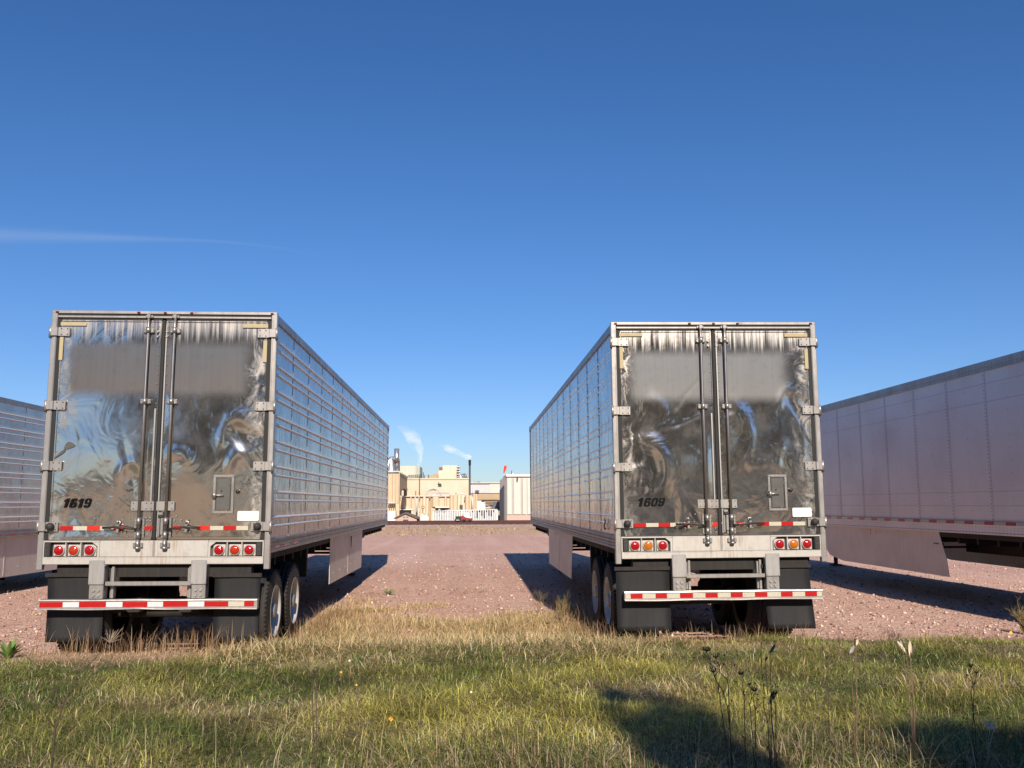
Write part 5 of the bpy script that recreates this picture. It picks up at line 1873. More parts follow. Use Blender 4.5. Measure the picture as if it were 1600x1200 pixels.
def crown_mesh(seed, h, w, n=9000, leaf=.17):
    r = np.random.default_rng(seed)
    nc = 60
    t = r.uniform(0, 1, nc)
    rad = w * (0.35 + 0.65 * np.sin(np.clip(t * 1.05 + .12, 0, 1) * np.pi)) * r.uniform(.35, 1, nc)
    az = r.uniform(0, 6.28, nc)
    C = np.stack([rad * np.cos(az), rad * np.sin(az), h * (.06 + .90 * t)], 1)
    sz = r.uniform(.45, 1.0, nc) * w * .36
    k = r.integers(0, nc, n)
    d = r.normal(size=(n, 3))
    d /= np.linalg.norm(d, axis=1)[:, None]
    P = C[k] + d * (sz[k] * r.uniform(.3, 1, n) ** .5)[:, None] * np.array([1, 1, .75])
    a = r.normal(size=(n, 3)); a /= np.linalg.norm(a, axis=1)[:, None]
    b_ = np.cross(a, r.normal(size=(n, 3))); b_ /= np.linalg.norm(b_, axis=1)[:, None]
    s = leaf * r.uniform(.6, 1.4, n)[:, None]
    V = np.stack([P - a * s, P + b_ * s * .5, P + a * s, P - b_ * s * .5], 1).reshape(-1, 3)
    base = np.array([.050, .062, .022])
    col = base * r.uniform(.6, 1.5, (n, 1)) * (1 + .25 * r.normal(size=(n, 3)) * [1, .5, .5])
    col = np.repeat(np.clip(col, .01, .3), 4, 0)
    return np_mesh("tree_crown", V, np.arange(4 * n), np.full(n, 4), MT['leaf'], False, col)


def limb_mesh(seed, h, w):
    r = random.Random(seed)
    m = MB()
    pts = [(0, 0, -.2), (r.uniform(-.15, .15), r.uniform(-.1, .1), h * .2), (r.uniform(-.3, .3), r.uniform(-.2, .2), h * .45), (r.uniform(-.4, .4), 0, h * .85)]
    m.path(pts, [h * .030, h * .022, h * .016, h * .004], 9)
    for k in range(9):
        z = h * r.uniform(.2, .7)
        a = r.uniform(0, 6.28)
        l = w * r.uniform(.5, .9)
        m.path([(0, 0, z), (math.cos(a) * l * .5, math.sin(a) * l * .5, z + l * .35), (math.cos(a) * l, math.sin(a) * l, z + l * .8)], [h * .011, h * .007, h * .002], 6)
    return m


crowns = [crown_mesh(k, 1.0 * 10, 3.0, 13000, .19) for k in range(3)]
sparse_crown = crown_mesh(11, 10.0, 3.0, 4200, .20)
limbs = [limb_mesh(k, 10, 3.0) for k in range(3)]
limb_me = None
tree_spots = [  # x, y, height, width scale, variant, label
    (2.62, -9.2, 9.1, .44, 0, "narrow tree whose shade reaches farthest into the verge, behind the viewpoint"),
    (4.7, -10.8, 9.1, .85, 1, "broad tree just right of the narrow one behind the viewpoint"),
    (9.8, -31.0, 13.5, .85, 2, "tree behind the viewpoint mirrored in the left door of trailer 1609"),
    (17.6, -32.0, 14.0, .9, 0, "tall tree behind the viewpoint mirrored in the right door of trailer 1609"),
    (28.5, -33.0, 13.5, 1.0, 1, "outermost tree on the right of the second row"),
    (-2.5, -10.5, 8.9, .45, 2, "lone slim tree left of the row behind the viewpoint"),
    (-12.5, -33.0, 14.5, 1.0, 2, "tall tree mirrored in the doors of trailer 1619"),
    (-17.5, -34.5, 15.5, 1.0, 0, "taller tree beside the sky gap mirrored in trailer 1619"),
    (-6.5, -36.0, 14.5, 1.0, 1, "tree of the second row, set well back behind the viewpoint"),
    (-33.5, -35.0, 13.0, 1.0, 2, "tree beyond the sky gap mirrored in trailer 1619"),
    (-40.5, -36.0, 13.0, 1.0, 1, "outermost tree left of the viewpoint, set well back"),
    (-.5, -35.5, 14.5, 1.0, 2, "tall tree straight behind the viewpoint in the second row"),
    (6.0, -34.5, 14.0, 1.0, 0, "shorter tree of the second row behind the broad tree"),
    (13.5, -34.5, 15.5, 1.0, 1, "tallest tree of the second row behind the viewpoint"),
    (22.5, -36.0, 15.0, 1.0, 0, "second row tree farthest along the road side"),
]
for i, (x, y, h, wsc, v, lab) in enumerate(tree_spots):
    T = tag(empty("leafy_tree", (x, y, float(bank_h(x, y)) - .05), (0, 0, i * 1.9)), lab, "tree", "trees behind the viewpoint")
    T.scale = (h / 10 * wsc, h / 10 * wsc, h / 10)
    c = link("crown", sparse_crown if wsc < .5 else crowns[v], T)
    if i < 3:
        limbs[v] = limbs[v].build("trunk", MT['bark'], T).data
    else:
        link("trunk", limbs[v], T)


# ------------------------------------------------------------------ grass
def blades(P, az, h, w, bend, col, levels=(0, .38, .72)):
    """P (n,3) roots; returns verts, flat faces, loop totals, colours"""
    n = len(P)
    lx, ly = np.cos(az), np.sin(az)
    px, py = -ly, lx
    rows = []
    ts = list(levels)
    for t in ts:
        cx = P[:, 0] + lx * bend * h * t ** 2
        cy = P[:, 1] + ly * bend * h * t ** 2
        cz = P[:, 2] + h * t * (1 - np.minimum(.36 * bend, .72) * t)
        ww = w * .5 * (1 - t ** 2 * .7)
        rows.append(np.stack([cx - px * ww, cy - py * ww, cz], 1))
        rows.append(np.stack([cx + px * ww, cy + py * ww, cz], 1))
    rows.append(np.stack([P[:, 0] + lx * bend * h, P[:, 1] + ly * bend * h, P[:, 2] + h * (1 - np.minimum(.36 * bend, .72))], 1))
    k = len(rows)
    V = np.stack(rows, 1).reshape(-1, 3)
    base = (np.arange(n) * k)[:, None]
    f = []
    tot = []
    for j in range(len(ts) - 1):
        f += [2 * j, 2 * j + 1, 2 * j + 3, 2 * j + 2]
        tot.append(4)
    f += [2 * len(ts) - 2, 2 * len(ts) - 1, 2 * len(ts)]
    tot.append(3)
    Fl = (base + np.array(f)[None, :]).ravel()
    tint = np.repeat(col, k, 0).reshape(n, k, 3)
    ramp = np.array([.85] * 2 + [1.0] * (k - 3) + [1.12])[None, :, None]
    return V, Fl, np.tile(tot, n), (tint * ramp).reshape(-1, 3)


def scatter(n, yr, xl, xr):
    """uniform points; xl, xr are functions of y"""
    y = rng.uniform(*yr, n)
    a, b_ = xl(y), xr(y)
    x = a + (b_ - a) * rng.uniform(0, 1, n)
    return x, y


def mixc(a, b_, t):
    return np.array(a)[None, :] * (1 - t[:, None]) + np.array(b_)[None, :] * t[:, None]


def grass_obj(name, label, parts_):
    V = np.concatenate([p[0] for p in parts_])
    off, Fl = 0, []
    for p in parts_:
        Fl.append(p[1] + off)
        off += len(p[0])
    me = np_mesh(name, V, np.concatenate(Fl), np.concatenate([p[2] for p in parts_]), MT['grass'], False, np.concatenate([p[3] for p in parts_]))
    o = link(name, me)
    tag(o, label, "grass", kind='stuff')
    return o


def green_edge(x):
    """where the green lawn gives way to straw, as y"""
    e = np.interp(x, [-8, -5.2, -4.6, -3.5, -2.4, -1.2, 0, 1.6, 2.4, 4.4, 6, 9], [10.4, 10.2, 9.5, 9.15, 9.55, 9.95, 10.05, 10.15, 10.5, 10.9, 11.0, 11.0])
    return e


XL = lambda y: -0.66 * y - 2.0
XR = lambda y: 0.60 * y + 2.4


def lawn_col(x, y, n):
    p = vnoise(x, y, 1.1, 31)
    q = vnoise(x, y, 2.6, 32)
    g_ = mixc((.125, .170, .036), (.270, .265, .066), np.clip(q * 2.4 - .7, 0, 1))
    yl = mixc((.58, .50, .11), (.44, .41, .10), rng.uniform(0, 1, n))
    t = np.clip((p - .55) * 5, 0, 1) * .8
    c = g_ * (1 - t[:, None]) + yl * t[:, None]
    br = mixc((.34, .23, .13), (.58, .45, .27), rng.uniform(0, 1, n))
    bt = (rng.uniform(0, 1, n) < .15 + .6 * np.clip(vnoise(x, y, 1.9, 33) * 3.4 - 1.9, 0, 1)).astype(float)
    c = c * (1 - bt[:, None]) + br * bt[:, None]
    c = c * (.62 + .55 * np.clip(vnoise(x, y, 3.6, 34) * 2 - .5, 0, 1))[:, None]
    return np.clip(c * np.exp(rng.normal(0, .50, (n, 1))), .006, .8)


parts_ = []
# lawn proper, dense short blades; wider blades farther off
for (n, y0, y1, w0) in ((150000, 3.4, 7.0, .0046), (130000, 6.6, 9.0, .0056), (110000, 8.6, 11.5, .0066)):
    x, y = scatter(n, (y0, y1), XL, XR)
    keep = y < green_edge(x) + rng.normal(0, .16, n)
    x, y = x[keep], y[keep]
    n = len(x)
    z = bank_h(x, y) - .01
    hh = (.045 + .080 * np.clip(vnoise(x, y, 2.3, 41) * 1.6 - .3, 0, 1) ** 1.3) * rng.uniform(.4, 1.6, n)
    parts_.append(blades(np.stack([x, y, z], 1), rng.uniform(0, 6.28, n), hh, w0 * rng.uniform(.5, 1.2, n), rng.uniform(.3, 2.3, n), lawn_col(x, y, n)))
grass_obj("lawn_grass", "short olive green grass of the verge before the trailers", parts_)

# straw band at the edge of the gravel and round the wheels
parts_ = []
n = 340000
x = rng.uniform(-9, 10, n)
y = rng.uniform(9.0, 19.6, n)
ge = green_edge(x)
gap = sm(-3.1, -2.2, x) * (1 - sm(1.9, 2.9, x))           # between the two trailers
depth_ = np.interp(x, [-8, -5, -4.6, -2.6, -2.2, -1.4, 0, 1.2, 1.9, 2.6, 4.6, 5.2, 9], [1.2, 1.2, 1.8, 2.4, 10.0, 7.4, 6.2, 6.4, 7.4, 1.5, 1.0, 1.1, 1.4])
t = (y - ge) / depth_
dens = np.where(t < 0, np.exp(t * 5) * .5, 1 - sm(.55, 1.0, t + (vnoise(x, y, 2.2, 51) - .5) * .7))
dens *= .45 + .55 * gap + .25 * sm(-4.8, -4.2, x) * (1 - gap)
dens *= .35 + .65 * sm(.3, .6, vnoise(x, y, 2.8, 52))
keep = (rng.uniform(0, 1, n) < dens) & (t > -.5)
x, y, gap, t = x[keep], y[keep], gap[keep], t[keep]
n = len(x)
z = np.maximum(bank_h(x, y), lot_h(x, y)) - .01
hh = (.035 + .075 * gap + (.02 + .08 * gap) * vnoise(x, y, 1.9, 53)) * rng.uniform(.4, 1.6, n) * (1 - .35 * sm(.5, 1, t))
c = mixc((.66, .47, .22), (.82, .66, .38), rng.uniform(0, 1, n))
c2_ = mixc((.42, .25, .14), (.62, .43, .27), rng.uniform(0, 1, n))
mt_ = np.clip(.25 + .75 * gap + .4 * (vnoise(x, y, 1.3, 54) - .5), 0, 1)
c = c2_ * (1 - mt_[:, None]) + c * mt_[:, None]
gm = (rng.uniform(0, 1, n) < .10 + .35 * np.exp(-np.clip(t, 0, 9) * 6)).astype(float)[:, None]
c = c * (1 - gm) + np.array([.13, .14, .045]) * gm
c *= rng.uniform(.55, 1.35, (n, 1))
parts_.append(blades(np.stack([x, y, z], 1), rng.uniform(0, 6.28, n), hh, .0062 * rng.uniform(.6, 1.4, n), rng.uniform(.3, 2.6, n), np.clip(c, .01, .85)))
# thin upright red-brown stalks against the dark under trailer 1619 and 1609
for (xa, xb, ya, yb, k, hm) in ((-4.6, -2.3, 10.2, 11.5, 520, .26), (1.9, 4.6, 10.8, 11.9, 420, .20), (-2.3, -1.9, 10.6, 15.5, 500, .28), (1.3, 2.0, 11.5, 15.5, 600, .30), (4.6, 8.6, 11.0, 12.0, 420, .20), (-7.5, -4.6, 10.3, 11.0, 200, .18)):
    x, y = rng.uniform(xa, xb, k), rng.uniform(ya, yb, k)
    z = np.maximum(bank_h(x, y), lot_h(x, y)) - .01
    c = mixc((.26, .14, .08), (.46, .34, .20), rng.uniform(0, 1, k)) * rng.uniform(.6, 1.2, (k, 1))
    parts_.append(blades(np.stack([x, y, z], 1), rng.uniform(0, 6.28, k), hm * rng.uniform(.4, 1.5, k), .006 * np.ones(k), rng.uniform(.05, .8, k), c))
for (px, py, k, r_, hm) in ((700, 886, 160, .38, .07), (662, 902, 60, .2, .06), (606, 868, 50, .3, .06), (760, 905, 50, .2, .06), (735, 925, 90, .25, .10), (580, 930, 90, .3, .10), (900, 938, 90, .3, .16), (1470, 945, 40, .2, .08), (1540, 935, 26, .15, .10), (1330, 955, 40, .2, .08), (30, 930, 50, .4, .12), (50, 960, 50, .3, .10), (1440, 930, 20, .1, .08)):
    d_ = ray(px, py)
    t_ = CAM_H / -d_[2]
    x, y = d_[0] * t_ + rng.normal(0, r_, k), d_[1] * t_ + rng.normal(0, r_, k)
    c = mixc((.34, .26, .12), (.62, .48, .28), rng.uniform(0, 1, k)) * rng.uniform(.5, 1.2, (k, 1))
    parts_.append(blades(np.stack([x, y, lot_h(x, y) - .005], 1), rng.uniform(0, 6.28, k), hm * rng.uniform(.4, 1.5, k), .008 * np.ones(k), rng.uniform(.2, 2, k), c))
grass_obj("dry_grass", "tall straw-coloured dry grass along the gravel edge", parts_)

# rank tall grass nearest the camera
parts_ = []
n = 44000
x, y = scatter(n, (3.1, 6.4), lambda y: -.62 * y - .8, lambda y: .58 * y + .8)
dens = (1 - sm(5.0, 6.3, y)) * (.25 + .75 * sm(.35, .65, vnoise(x, y, 1.8, 61)))
keep = rng.uniform(0, 1, n) < dens
x, y = x[keep], y[keep]
n = len(x)
z = bank_h(x, y) - .01
hh = (.08 + .20 * np.clip(vnoise(x, y, 2.0, 62) * 1.8 - .4, 0, 1)) * rng.uniform(.45, 1.35, n) * (1 - .35 * sm(4.6, 6.2, y))
dead = rng.uniform(0, 1, n) < (.38 + .9 * (vnoise(x, y, 1.5, 63) - .45))
c = mixc((.060, .085, .022), (.12, .135, .04), rng.uniform(0, 1, n))
d_ = mixc((.24, .17, .10), (.46, .37, .22), rng.uniform(0, 1, n))
c = np.where(dead[:, None], d_ * 1.2, c * 1.5) * rng.uniform(.45, 1.35, (n, 1))
parts_.append(blades(np.stack([x, y, z], 1), rng.uniform(0, 6.28, n), hh, .0052 * rng.uniform(.5, 1.5, n), rng.uniform(.1, 1.5, n), c, (0, .3, .55, .8)))
# long pale arching stems
n = 170
x, y = scatter(n, (3.6, 5.6), lambda y: -.60 * y - .3, lambda y: .56 * y + .3)
z = bank_h(x, y)
c = mixc((.42, .33, .19), (.62, .52, .34), rng.uniform(0, 1, n))
parts_.append(blades(np.stack([x, y, z], 1), rng.uniform(0, 6.28, n), rng.uniform(.18, .46, n), .0034 * np.ones(n), rng.uniform(.1, 1.5, n), c, (0, .25, .5, .75)))
grass_obj("tall_grass", "rank tall grass with dead pale stems nearest the camera", parts_)

# loose stones on the gravel
n = 34000
y = 10.8 + 24 * rng.uniform(0, 1, n) ** 1.7
x = rng.uniform(-1, 1, n) * (.75 * y)
z = lot_h(x, y)
ok = bank_h(x, y) < z + .01
x, y, z = x[ok], y[ok], z[ok]
n = len(x)
O = np.array([[1, 0, 0], [0, 1, 0], [-1, 0, 0], [0, -1, 0], [0, 0, 1], [0, 0, -.6]], float)
Ff = np.array([[0, 1, 4], [1, 2, 4], [2, 3, 4], [3, 0, 4], [1, 0, 5], [2, 1, 5], [3, 2, 5], [0, 3, 5]])
s_ = (.010 + .034 * rng.uniform(0, 1, n) ** 5)[:, None, None]
V = O[None] * rng.uniform(.55, 1.35, (n, 6, 3)) * s_
a = rng.uniform(0, 6.28, n)
ca, sa = np.cos(a)[:, None], np.sin(a)[:, None]
V = np.stack([V[..., 0] * ca - V[..., 1] * sa, V[..., 0] * sa + V[..., 1] * ca, V[..., 2] * .7], -1)
V += np.stack([x, y, z + s_[:, 0, 0] * .25], 1)[:, None, :]
Fl = (np.arange(n)[:, None, None] * 6 + Ff[None]).ravel()
c = mixc((.36, .21, .17), (.70, .55, .47), rng.uniform(0, 1, n)) * rng.uniform(.5, 1.2, (n, 1))
MS = Mat("loose_stone", (0.4, 0.3, 0.27, 1), 0.9)
at_ = MS.n.new("ShaderNodeAttribute"); at_.attribute_name = "tint"
MS.set("Base Color", at_.outputs["Color"])
me = np_mesh("loose_stones", V.reshape(-1, 3), Fl, np.full(n * 8, 3), MS.m, False, np.repeat(c, 6, 0))
tag(link("loose_stones", me), "loose pink and pale stones lying on the gravel lot", "stones", kind='stuff')

# far dry tussocks before the rails
n = 9000
x, y = rng.uniform(-14, 12, n), rng.uniform(42, 77, n)
keep = rng.uniform(0, 1, n) < sm(.40, .62, vnoise(x, y * .5, .8, 71)) * sm(50, 62, y)
x, y = x[keep], y[keep]; n = len(x)
c = mixc((.34, .25, .12), (.66, .48, .30), rng.uniform(0, 1, n)) * rng.uniform(.6, 1.3, (n, 1))
grass_obj("far_dry_grass", "sparse dry tussocks in the strip before the railway", [blades(np.stack([x, y, np.zeros(n)], 1), rng.uniform(0, 6.28, n), rng.uniform(.05, .18, n), .05 * np.ones(n), rng.uniform(.1, .8, n), c)])


# ------------------------------------------------------------------ weeds and small plants
MT['stem_dark'] = Mat("dark_dead_stem", (0.070, 0.047, 0.034, 1), 0.9).m
MT['stem_brown'] = Mat("brown_dead_stem", (0.16, 0.105, 0.07, 1), 0.9).m
MT['twig_pale'] = Mat("pale_dry_twig", (0.36, 0.28, 0.20, 1), 0.9).m
MT['pod'] = Mat("pale_milkweed_pod", (0.58, 0.48, 0.37, 1), 0.8).m
MT['pod_grey'] = Mat("grey_milkweed_pod", (0.30, 0.28, 0.28, 1), 0.8).m
MT['pod_inner'] = Mat("dark_pod_inside", (0.10, 0.075, 0.05, 1), 0.9).m
MT['weed_green'] = Mat("dark_green_blade", (0.035, 0.065, 0.022, 1), 0.5).m
MT['leaf_green'] = Mat("fresh_green_leaf", (0.12, 0.20, 0.045, 1), 0.55).m
MT['yellow'] = Mat("yellow_petal", (0.72, 0.42, 0.03, 1), 0.6).m
MT['orange_leaf'] = Mat("orange_fallen_leaf", (0.75, 0.33, 0.05, 1), 0.6).m
MT['fluff'] = Mat("white_seed_fluff", (0.75, 0.73, 0.70, 1), 0.9).m
MT['shrub'] = Mat("olive_brown_shrub", (0.25, 0.19, 0.085, 1), 0.9).m


def gz(x, y):
    return float(np.maximum(bank_h(x, y), lot_h(x, y) if y > 9.6 else -9))


def ptat(px, py, Y):
    x, z = at(px, py, Y)
    return Vector((x, Y, z))


def seed_head(m, p, r, rr, lean=0.0):
    """upturned umbel of a dead wild carrot: a cup of short rays"""
    for k in range(16):
        a = 2 * math.pi * k / 16 + rr.uniform(-.2, .2)
        q = rr.uniform(.55, 1.0)
        e = p + Vector((math.cos(a) * r * q + lean * r, math.sin(a) * r * q, r * rr.uniform(.45, 1.05)))
        mid = p.lerp(e, .55) + Vector((math.cos(a) * r * .18, math.sin(a) * r * .18, -r * .08))
        m.path([p, mid, e], [.0022, .0016, .0010], 3, False)
        for j in range(3):
            m.tube(e, e + Vector((rr.uniform(-1, 1), rr.uniform(-1, 1), rr.uniform(.2, 1))) * r * .22, .0012, .0006, 3, False)
    m.lathe([(-.004, .001), (.0, r * .16), (r * .10, r * .20)], tuple(p), 'z', 8)


def carrot(Y, foot, heads, label):
    """foot px; heads: list of (stem knots px..., radius)"""
    rr = random.Random(int(foot[0] * 7))
    f = ptat(foot[0], foot[1], Y)
    f.z = gz(f.x, Y) - .02
    T = tag(empty("wild_carrot", f), label, "weed", "dead seed-head weeds in the verge")
    m, h = MB(), MB()
    for knots, r in heads:
        P = [f - f] + [ptat(a, c, Y + .02 * i) - f for i, (a, c) in enumerate(knots)]
        fine = [P[0]]
        for i in range(1, len(P)):
            fine += [P[i - 1].lerp(P[i], .5) + Vector((rr.uniform(-.011, .011), rr.uniform(-.02, .02), 0)), P[i]]
        m.path(fine, [.0026 - .0012 * i / (len(fine) - 1) for i in range(len(fine))], 5)
        for _ in range(3):          # short side twigs and shrivelled leaflets
            k = rr.randrange(1, len(fine) - 1) if len(fine) > 2 else 1
            a = fine[k]
            d = Vector((rr.uniform(-1, 1), rr.uniform(-.5, .5), rr.uniform(.5, 1.3))).normalized() * rr.uniform(.03, .08)
            m.path([a, a + d * .6 + Vector((rr.uniform(-.006, .006), 0, 0)), a + d], [.0014, .0011, .0006], 4, False)
            m.add([tuple(a + d), tuple(a + d + Vector((.006, 0, .010))), tuple(a + d + Vector((-.005, .003, .012)))], [(0, 1, 2)])
        if r > 0:
            seed_head(h, P[-1], r, rr)
    m.build("stem", MT['stem_dark'], T)
    if h.v:
        h.build("seed_head", MT['stem_dark'], T)
    return T


carrot(4.7, (1142, 1150), [([(1137, 1105), (1132, 1085), (1120, 1065), (1114, 1050)], .026), ([(1138, 1070), (1124, 1050), (1118, 1028)], .022), ([(1122, 1070), (1112, 1040), (1104, 1018)], .024)], "tallest dead seed-head weed with three dark cups, beside the shade edge")
carrot(4.9, (1165, 1140), [([(1163, 1100), (1160, 1070), (1158, 1054)], .016)], "thin dead weed with one small round head right of the three-cup weed")
carrot(4.9, (1182, 1142), [([(1180, 1110), (1178, 1080)], .020), ([(1172, 1100), (1171, 1070)], .010)], "dead weed with dark cup and small side bud, left of the tall bare stalk")
carrot(4.9, (1210, 1165), [([(1200, 1130), (1194, 1080), (1190, 1040), (1190, 1002)], 0)], "tall bare dark stalk rising past the feather-like pod")
carrot(4.9, (1212, 1140), [([(1212, 1105), (1211, 1085)], .019)], "short dead weed whose cup sits beside a pinkish seed spike")
carrot(4.6, (1375, 1150), [([(1362, 1110), (1350, 1060), (1340, 1030)], .0)], "leaning dark stalk left of the open pods")
carrot(5.2, (1520, 1120), [([(1517, 1080), (1516, 1055), (1517, 1042)], .016), ([(1522, 1070), (1526, 1052)], .010)], "branching dark weed at the right, before the brown grass patch")
carrot(5.0, (500, 1085), [([(494, 1062), (492, 1052)], .014), ([(487, 1066), (484, 1060)], .010)], "tiny dark seed-head weed before trailer 1619's right wheels")
carrot(5.6, (1292, 1090), [([(1294, 1050), (1292, 1028)], .012)], "small dark-headed weed left of the grey pod")
carrot(9.5, (856, 1010), [([(856, 990), (855, 975)], .02)], "small star-headed weed in the straw near trailer 1609")


def pod(Y, parts, foot, label):
    f = ptat(*foot, Y)
    f.z = gz(f.x, Y) - .02
    T = tag(empty("milkweed", f), label, "weed", "milkweed stalks with open pods")
    m = MB()
    tips = []
    for (ax, ay, bx, by, w, mat) in parts:
        a, b_ = ptat(ax, ay, Y) - f, ptat(bx, by, Y) - f
        d = (b_ - a)
        n = 8
        side = Vector((d.z, 0, -d.x)).normalized()
        pm = MB()
        V = []
        for i in range(n + 1):
            t = i / n
            c = a + d * t
            ww = w * math.sin(math.pi * (t * .92 + .04)) ** .7
            V += [tuple(c - side * ww + Vector((0, -.004, 0))), tuple(c + Vector((0, .010 + ww * .5, 0))), tuple(c + side * ww + Vector((0, -.004, 0))), tuple(c + Vector((0, .014 + ww * .6, 0)))]
        Fq = []
        for i in range(n):
            for (p, q) in ((0, 1), (1, 2), (2, 3), (3, 0)):
                Fq.append((4 * i + p, 4 * i + q, 4 * i + 4 + q, 4 * i + 4 + p))
        pm.add(V, Fq, True)
        pm.build("pod", MT[mat], T)
        tips.append(a)
    for a in tips:
        m.path([Vector((0, 0, 0)), a * .5 + Vector((.01, 0, .0)), a], [.0028, .002, .0014], 5)
    m.build("stem", MT['stem_brown'], T)


pod(5.2, [(1422, 1026, 1421, 1001, .010, 'pod'), (1416, 1020, 1401, 1001, .008, 'pod'), (1411, 1018, 1406, 1000, .007, 'pod_grey'), (1423, 1027, 1427, 1006, .006, 'pod_inner')], (1424, 1110), "milkweed stalk with split pale pods flared like wings")
pod(5.2, [(1328, 1022, 1334, 1008, .010, 'pod_grey'), (1338, 1009, 1340, 998, .007, 'pod'), (1336, 1010, 1337, 998, .003, 'pod_inner')], (1330, 1105), "milkweed stalk with a hanging dark grey pod and a pale sliver")
pod(5.0, [(1203, 1020, 1211, 1007, .008, 'pod_grey'), (1196, 1032, 1199, 1026, .004, 'pod_grey')], (1200, 1120), "milkweed stalk with a pale feather-like pod")
pod(4.8, [(1204, 1096, 1207, 1082, .010, 'stem_brown'), (1203, 1100, 1205, 1088, .008, 'pod')], (1208, 1160), "short stalk carrying a pinkish brown seed spike")


def twiggy(name, Y, foot, n, spread, height, mat, label, seed, r0=.0035, cat="weed", depth=3, lean=0):
    rr = random.Random(seed)
    f = ptat(*foot, Y)
    f.z = gz(f.x, Y) - .02
    T = tag(empty(name, f), label, cat)
    m = MB()

    def grow(p, d, l, r, k):
        q = p + d * l
        mid = p.lerp(q, .5) + Vector((rr.uniform(-1, 1), rr.uniform(-1, 1), rr.uniform(-.5, .5))) * l * .06
        m.path([p, mid, q], [r, r * .85, r * .65], 4, False)
        if k > 0:
            for _ in range(rr.choice((2, 3))):
                nd = (d + Vector((rr.uniform(-.8, .8), rr.uniform(-.8, .8), rr.uniform(-.2, .6)))).normalized()
                grow(p.lerp(q, rr.uniform(.45, 1)), nd, l * rr.uniform(.45, .75), r * .6, k - 1)
    for _ in range(n):
        a = rr.uniform(0, 6.28)
        d = Vector((math.cos(a) * spread * rr.uniform(.2, 1) + lean, math.sin(a) * spread * rr.uniform(.2, 1), 1)).normalized()
        grow(Vector((rr.uniform(-.03, .03), rr.uniform(-.03, .03), 0)), d, height * rr.uniform(.35, .6), r0, depth)
    m.build("twig", MT[mat], T, kind='stuff')
    return T


twiggy("dry_brush", 4.0, (1120, 1215), 9, .9, .26, 'twig_pale', "tangle of bare pale twigs at the bottom of the shade", 5)
twiggy("dry_brush", 4.15, (700, 1215), 5, .8, .20, 'twig_pale', "small pale dry brush low in the middle of the verge", 9)
twiggy("dry_brush", 4.2, (60, 1215), 9, .9, .22, 'twig_pale', "pale dry brush in the bottom left corner", 13)
twiggy("dry_shrub", 12.6, (1600, 968), 22, .6, .42, 'shrub', "bushy olive brown shrub on the gravel at the right frame edge", 21, .006, "shrub")
twiggy("dry_shrub", 14.2, (872, 948), 9, .7, .55, 'shrub', "sprawling dry weed beside the wheels of trailer 1609", 23, .004, "shrub", lean=-.1)
twiggy("dry_shrub", 15.6, (843, 925), 4, .3, .50, 'shrub', "upright thin dry weed in the shadow corner of trailer 1609", 29, .004, "shrub")
twiggy("dry_shrub", 10.5, (1395, 985), 9, .9, .22, 'stem_brown', "low dark brown brush on the gravel edge behind the open pods", 31, .003, "shrub")

# the leaning bare weed at the left with two long side branches
Y = 4.6
f = ptat(78, 1175, Y)
f.z = gz(f.x, Y) - .02
T = tag(empty("bare_weed", f), "long bare leaning weed with two side branches, left of the verge", "weed")
m = MB()
for knots, r in (([(86, 1140), (100, 1098), (118, 1060), (137, 1040)], .0050), ([(98, 1100), (82, 1070), (58, 1040), (36, 1022)], .0028), ([(86, 1138), (62, 1105), (30, 1066), (8, 1036)], .0030),
                 ([(137, 1040), (146, 1034), (152, 1024), (170, 1008), (184, 993)], .0028), ([(62, 1105), (50, 1108), (40, 1120)], .0016), ([(30, 1066), (20, 1058), (2, 1046)], .0018)):
    P = [ptat(a, c, Y) - f for a, c in knots]
    if knots[0] == (86, 1140):
        P = [Vector((0, 0, 0))] + P
    m.path(P, [r * (1 - .5 * i / (len(P) - 1)) for i in range(len(P))], 6)
m.build("stem", MT['stem_dark'], T)
h = MB()
p = ptat(172, 1004, Y) - f
rr = random.Random(3)
for k in range(34):
    d = Vector((rr.uniform(-.7, 1.0), rr.uniform(-.7, .7), rr.uniform(.1, 1.2)))
    h.tube(p, p + d * .055, .0016, .0007, 3, False)
h.build("seed_tuft", MT['twig_pale'], T, kind='stuff')
h = MB()
p = ptat(147, 1040, Y) - f
for k in range(7):
    q = p + Vector((rr.uniform(-.012, .012), rr.uniform(-.01, .01), rr.uniform(-.02, .02)))
    h.add([tuple(q), tuple(q + Vector((.012, .004, .008))), tuple(q + Vector((.006, -.006, -.014)))], [(0, 1, 2)])
h.build("dead_leaf", MT['stem_brown'], T, kind='stuff')


def leafy(name, Y, foot, n, length, w, mat, label, seed, flat=.5, cat="plant"):
    rr = random.Random(seed)
    f = ptat(*foot, Y)
    f.z = gz(f.x, Y) - .01
    T = tag(empty(name, f), label, cat)
    for _ in range(n):
        a = rr.uniform(0, 6.28)
        l = length * rr.uniform(.6, 1.1)
        d = Vector((math.cos(a), math.sin(a), 0))
        s = Vector((-d.y, d.x, 0))
        fl = flat * rr.uniform(.6, 1.3)
        V = []
        k = 6
        for i in range(k + 1):
            t = i / k
            c = d * l * t * fl + Vector((0, 0, l * (t * (1.15 - .55 * fl) - .45 * fl * t * t)))
            ww = w * math.sin(math.pi * min(t * .85 + .12, 1)) ** .8
            V += [tuple(c - s * ww + Vector((0, 0, ww * .35))), tuple(c), tuple(c + s * ww + Vector((0, 0, ww * .35)))]
        m = MB().add(V, [(3 * i + j, 3 * i + j + 1, 3 * i + 4 + j, 3 * i + 3 + j) for i in range(k) for j in (0, 1)], True)
        m.build("leaf", MT[mat], T)
    return T


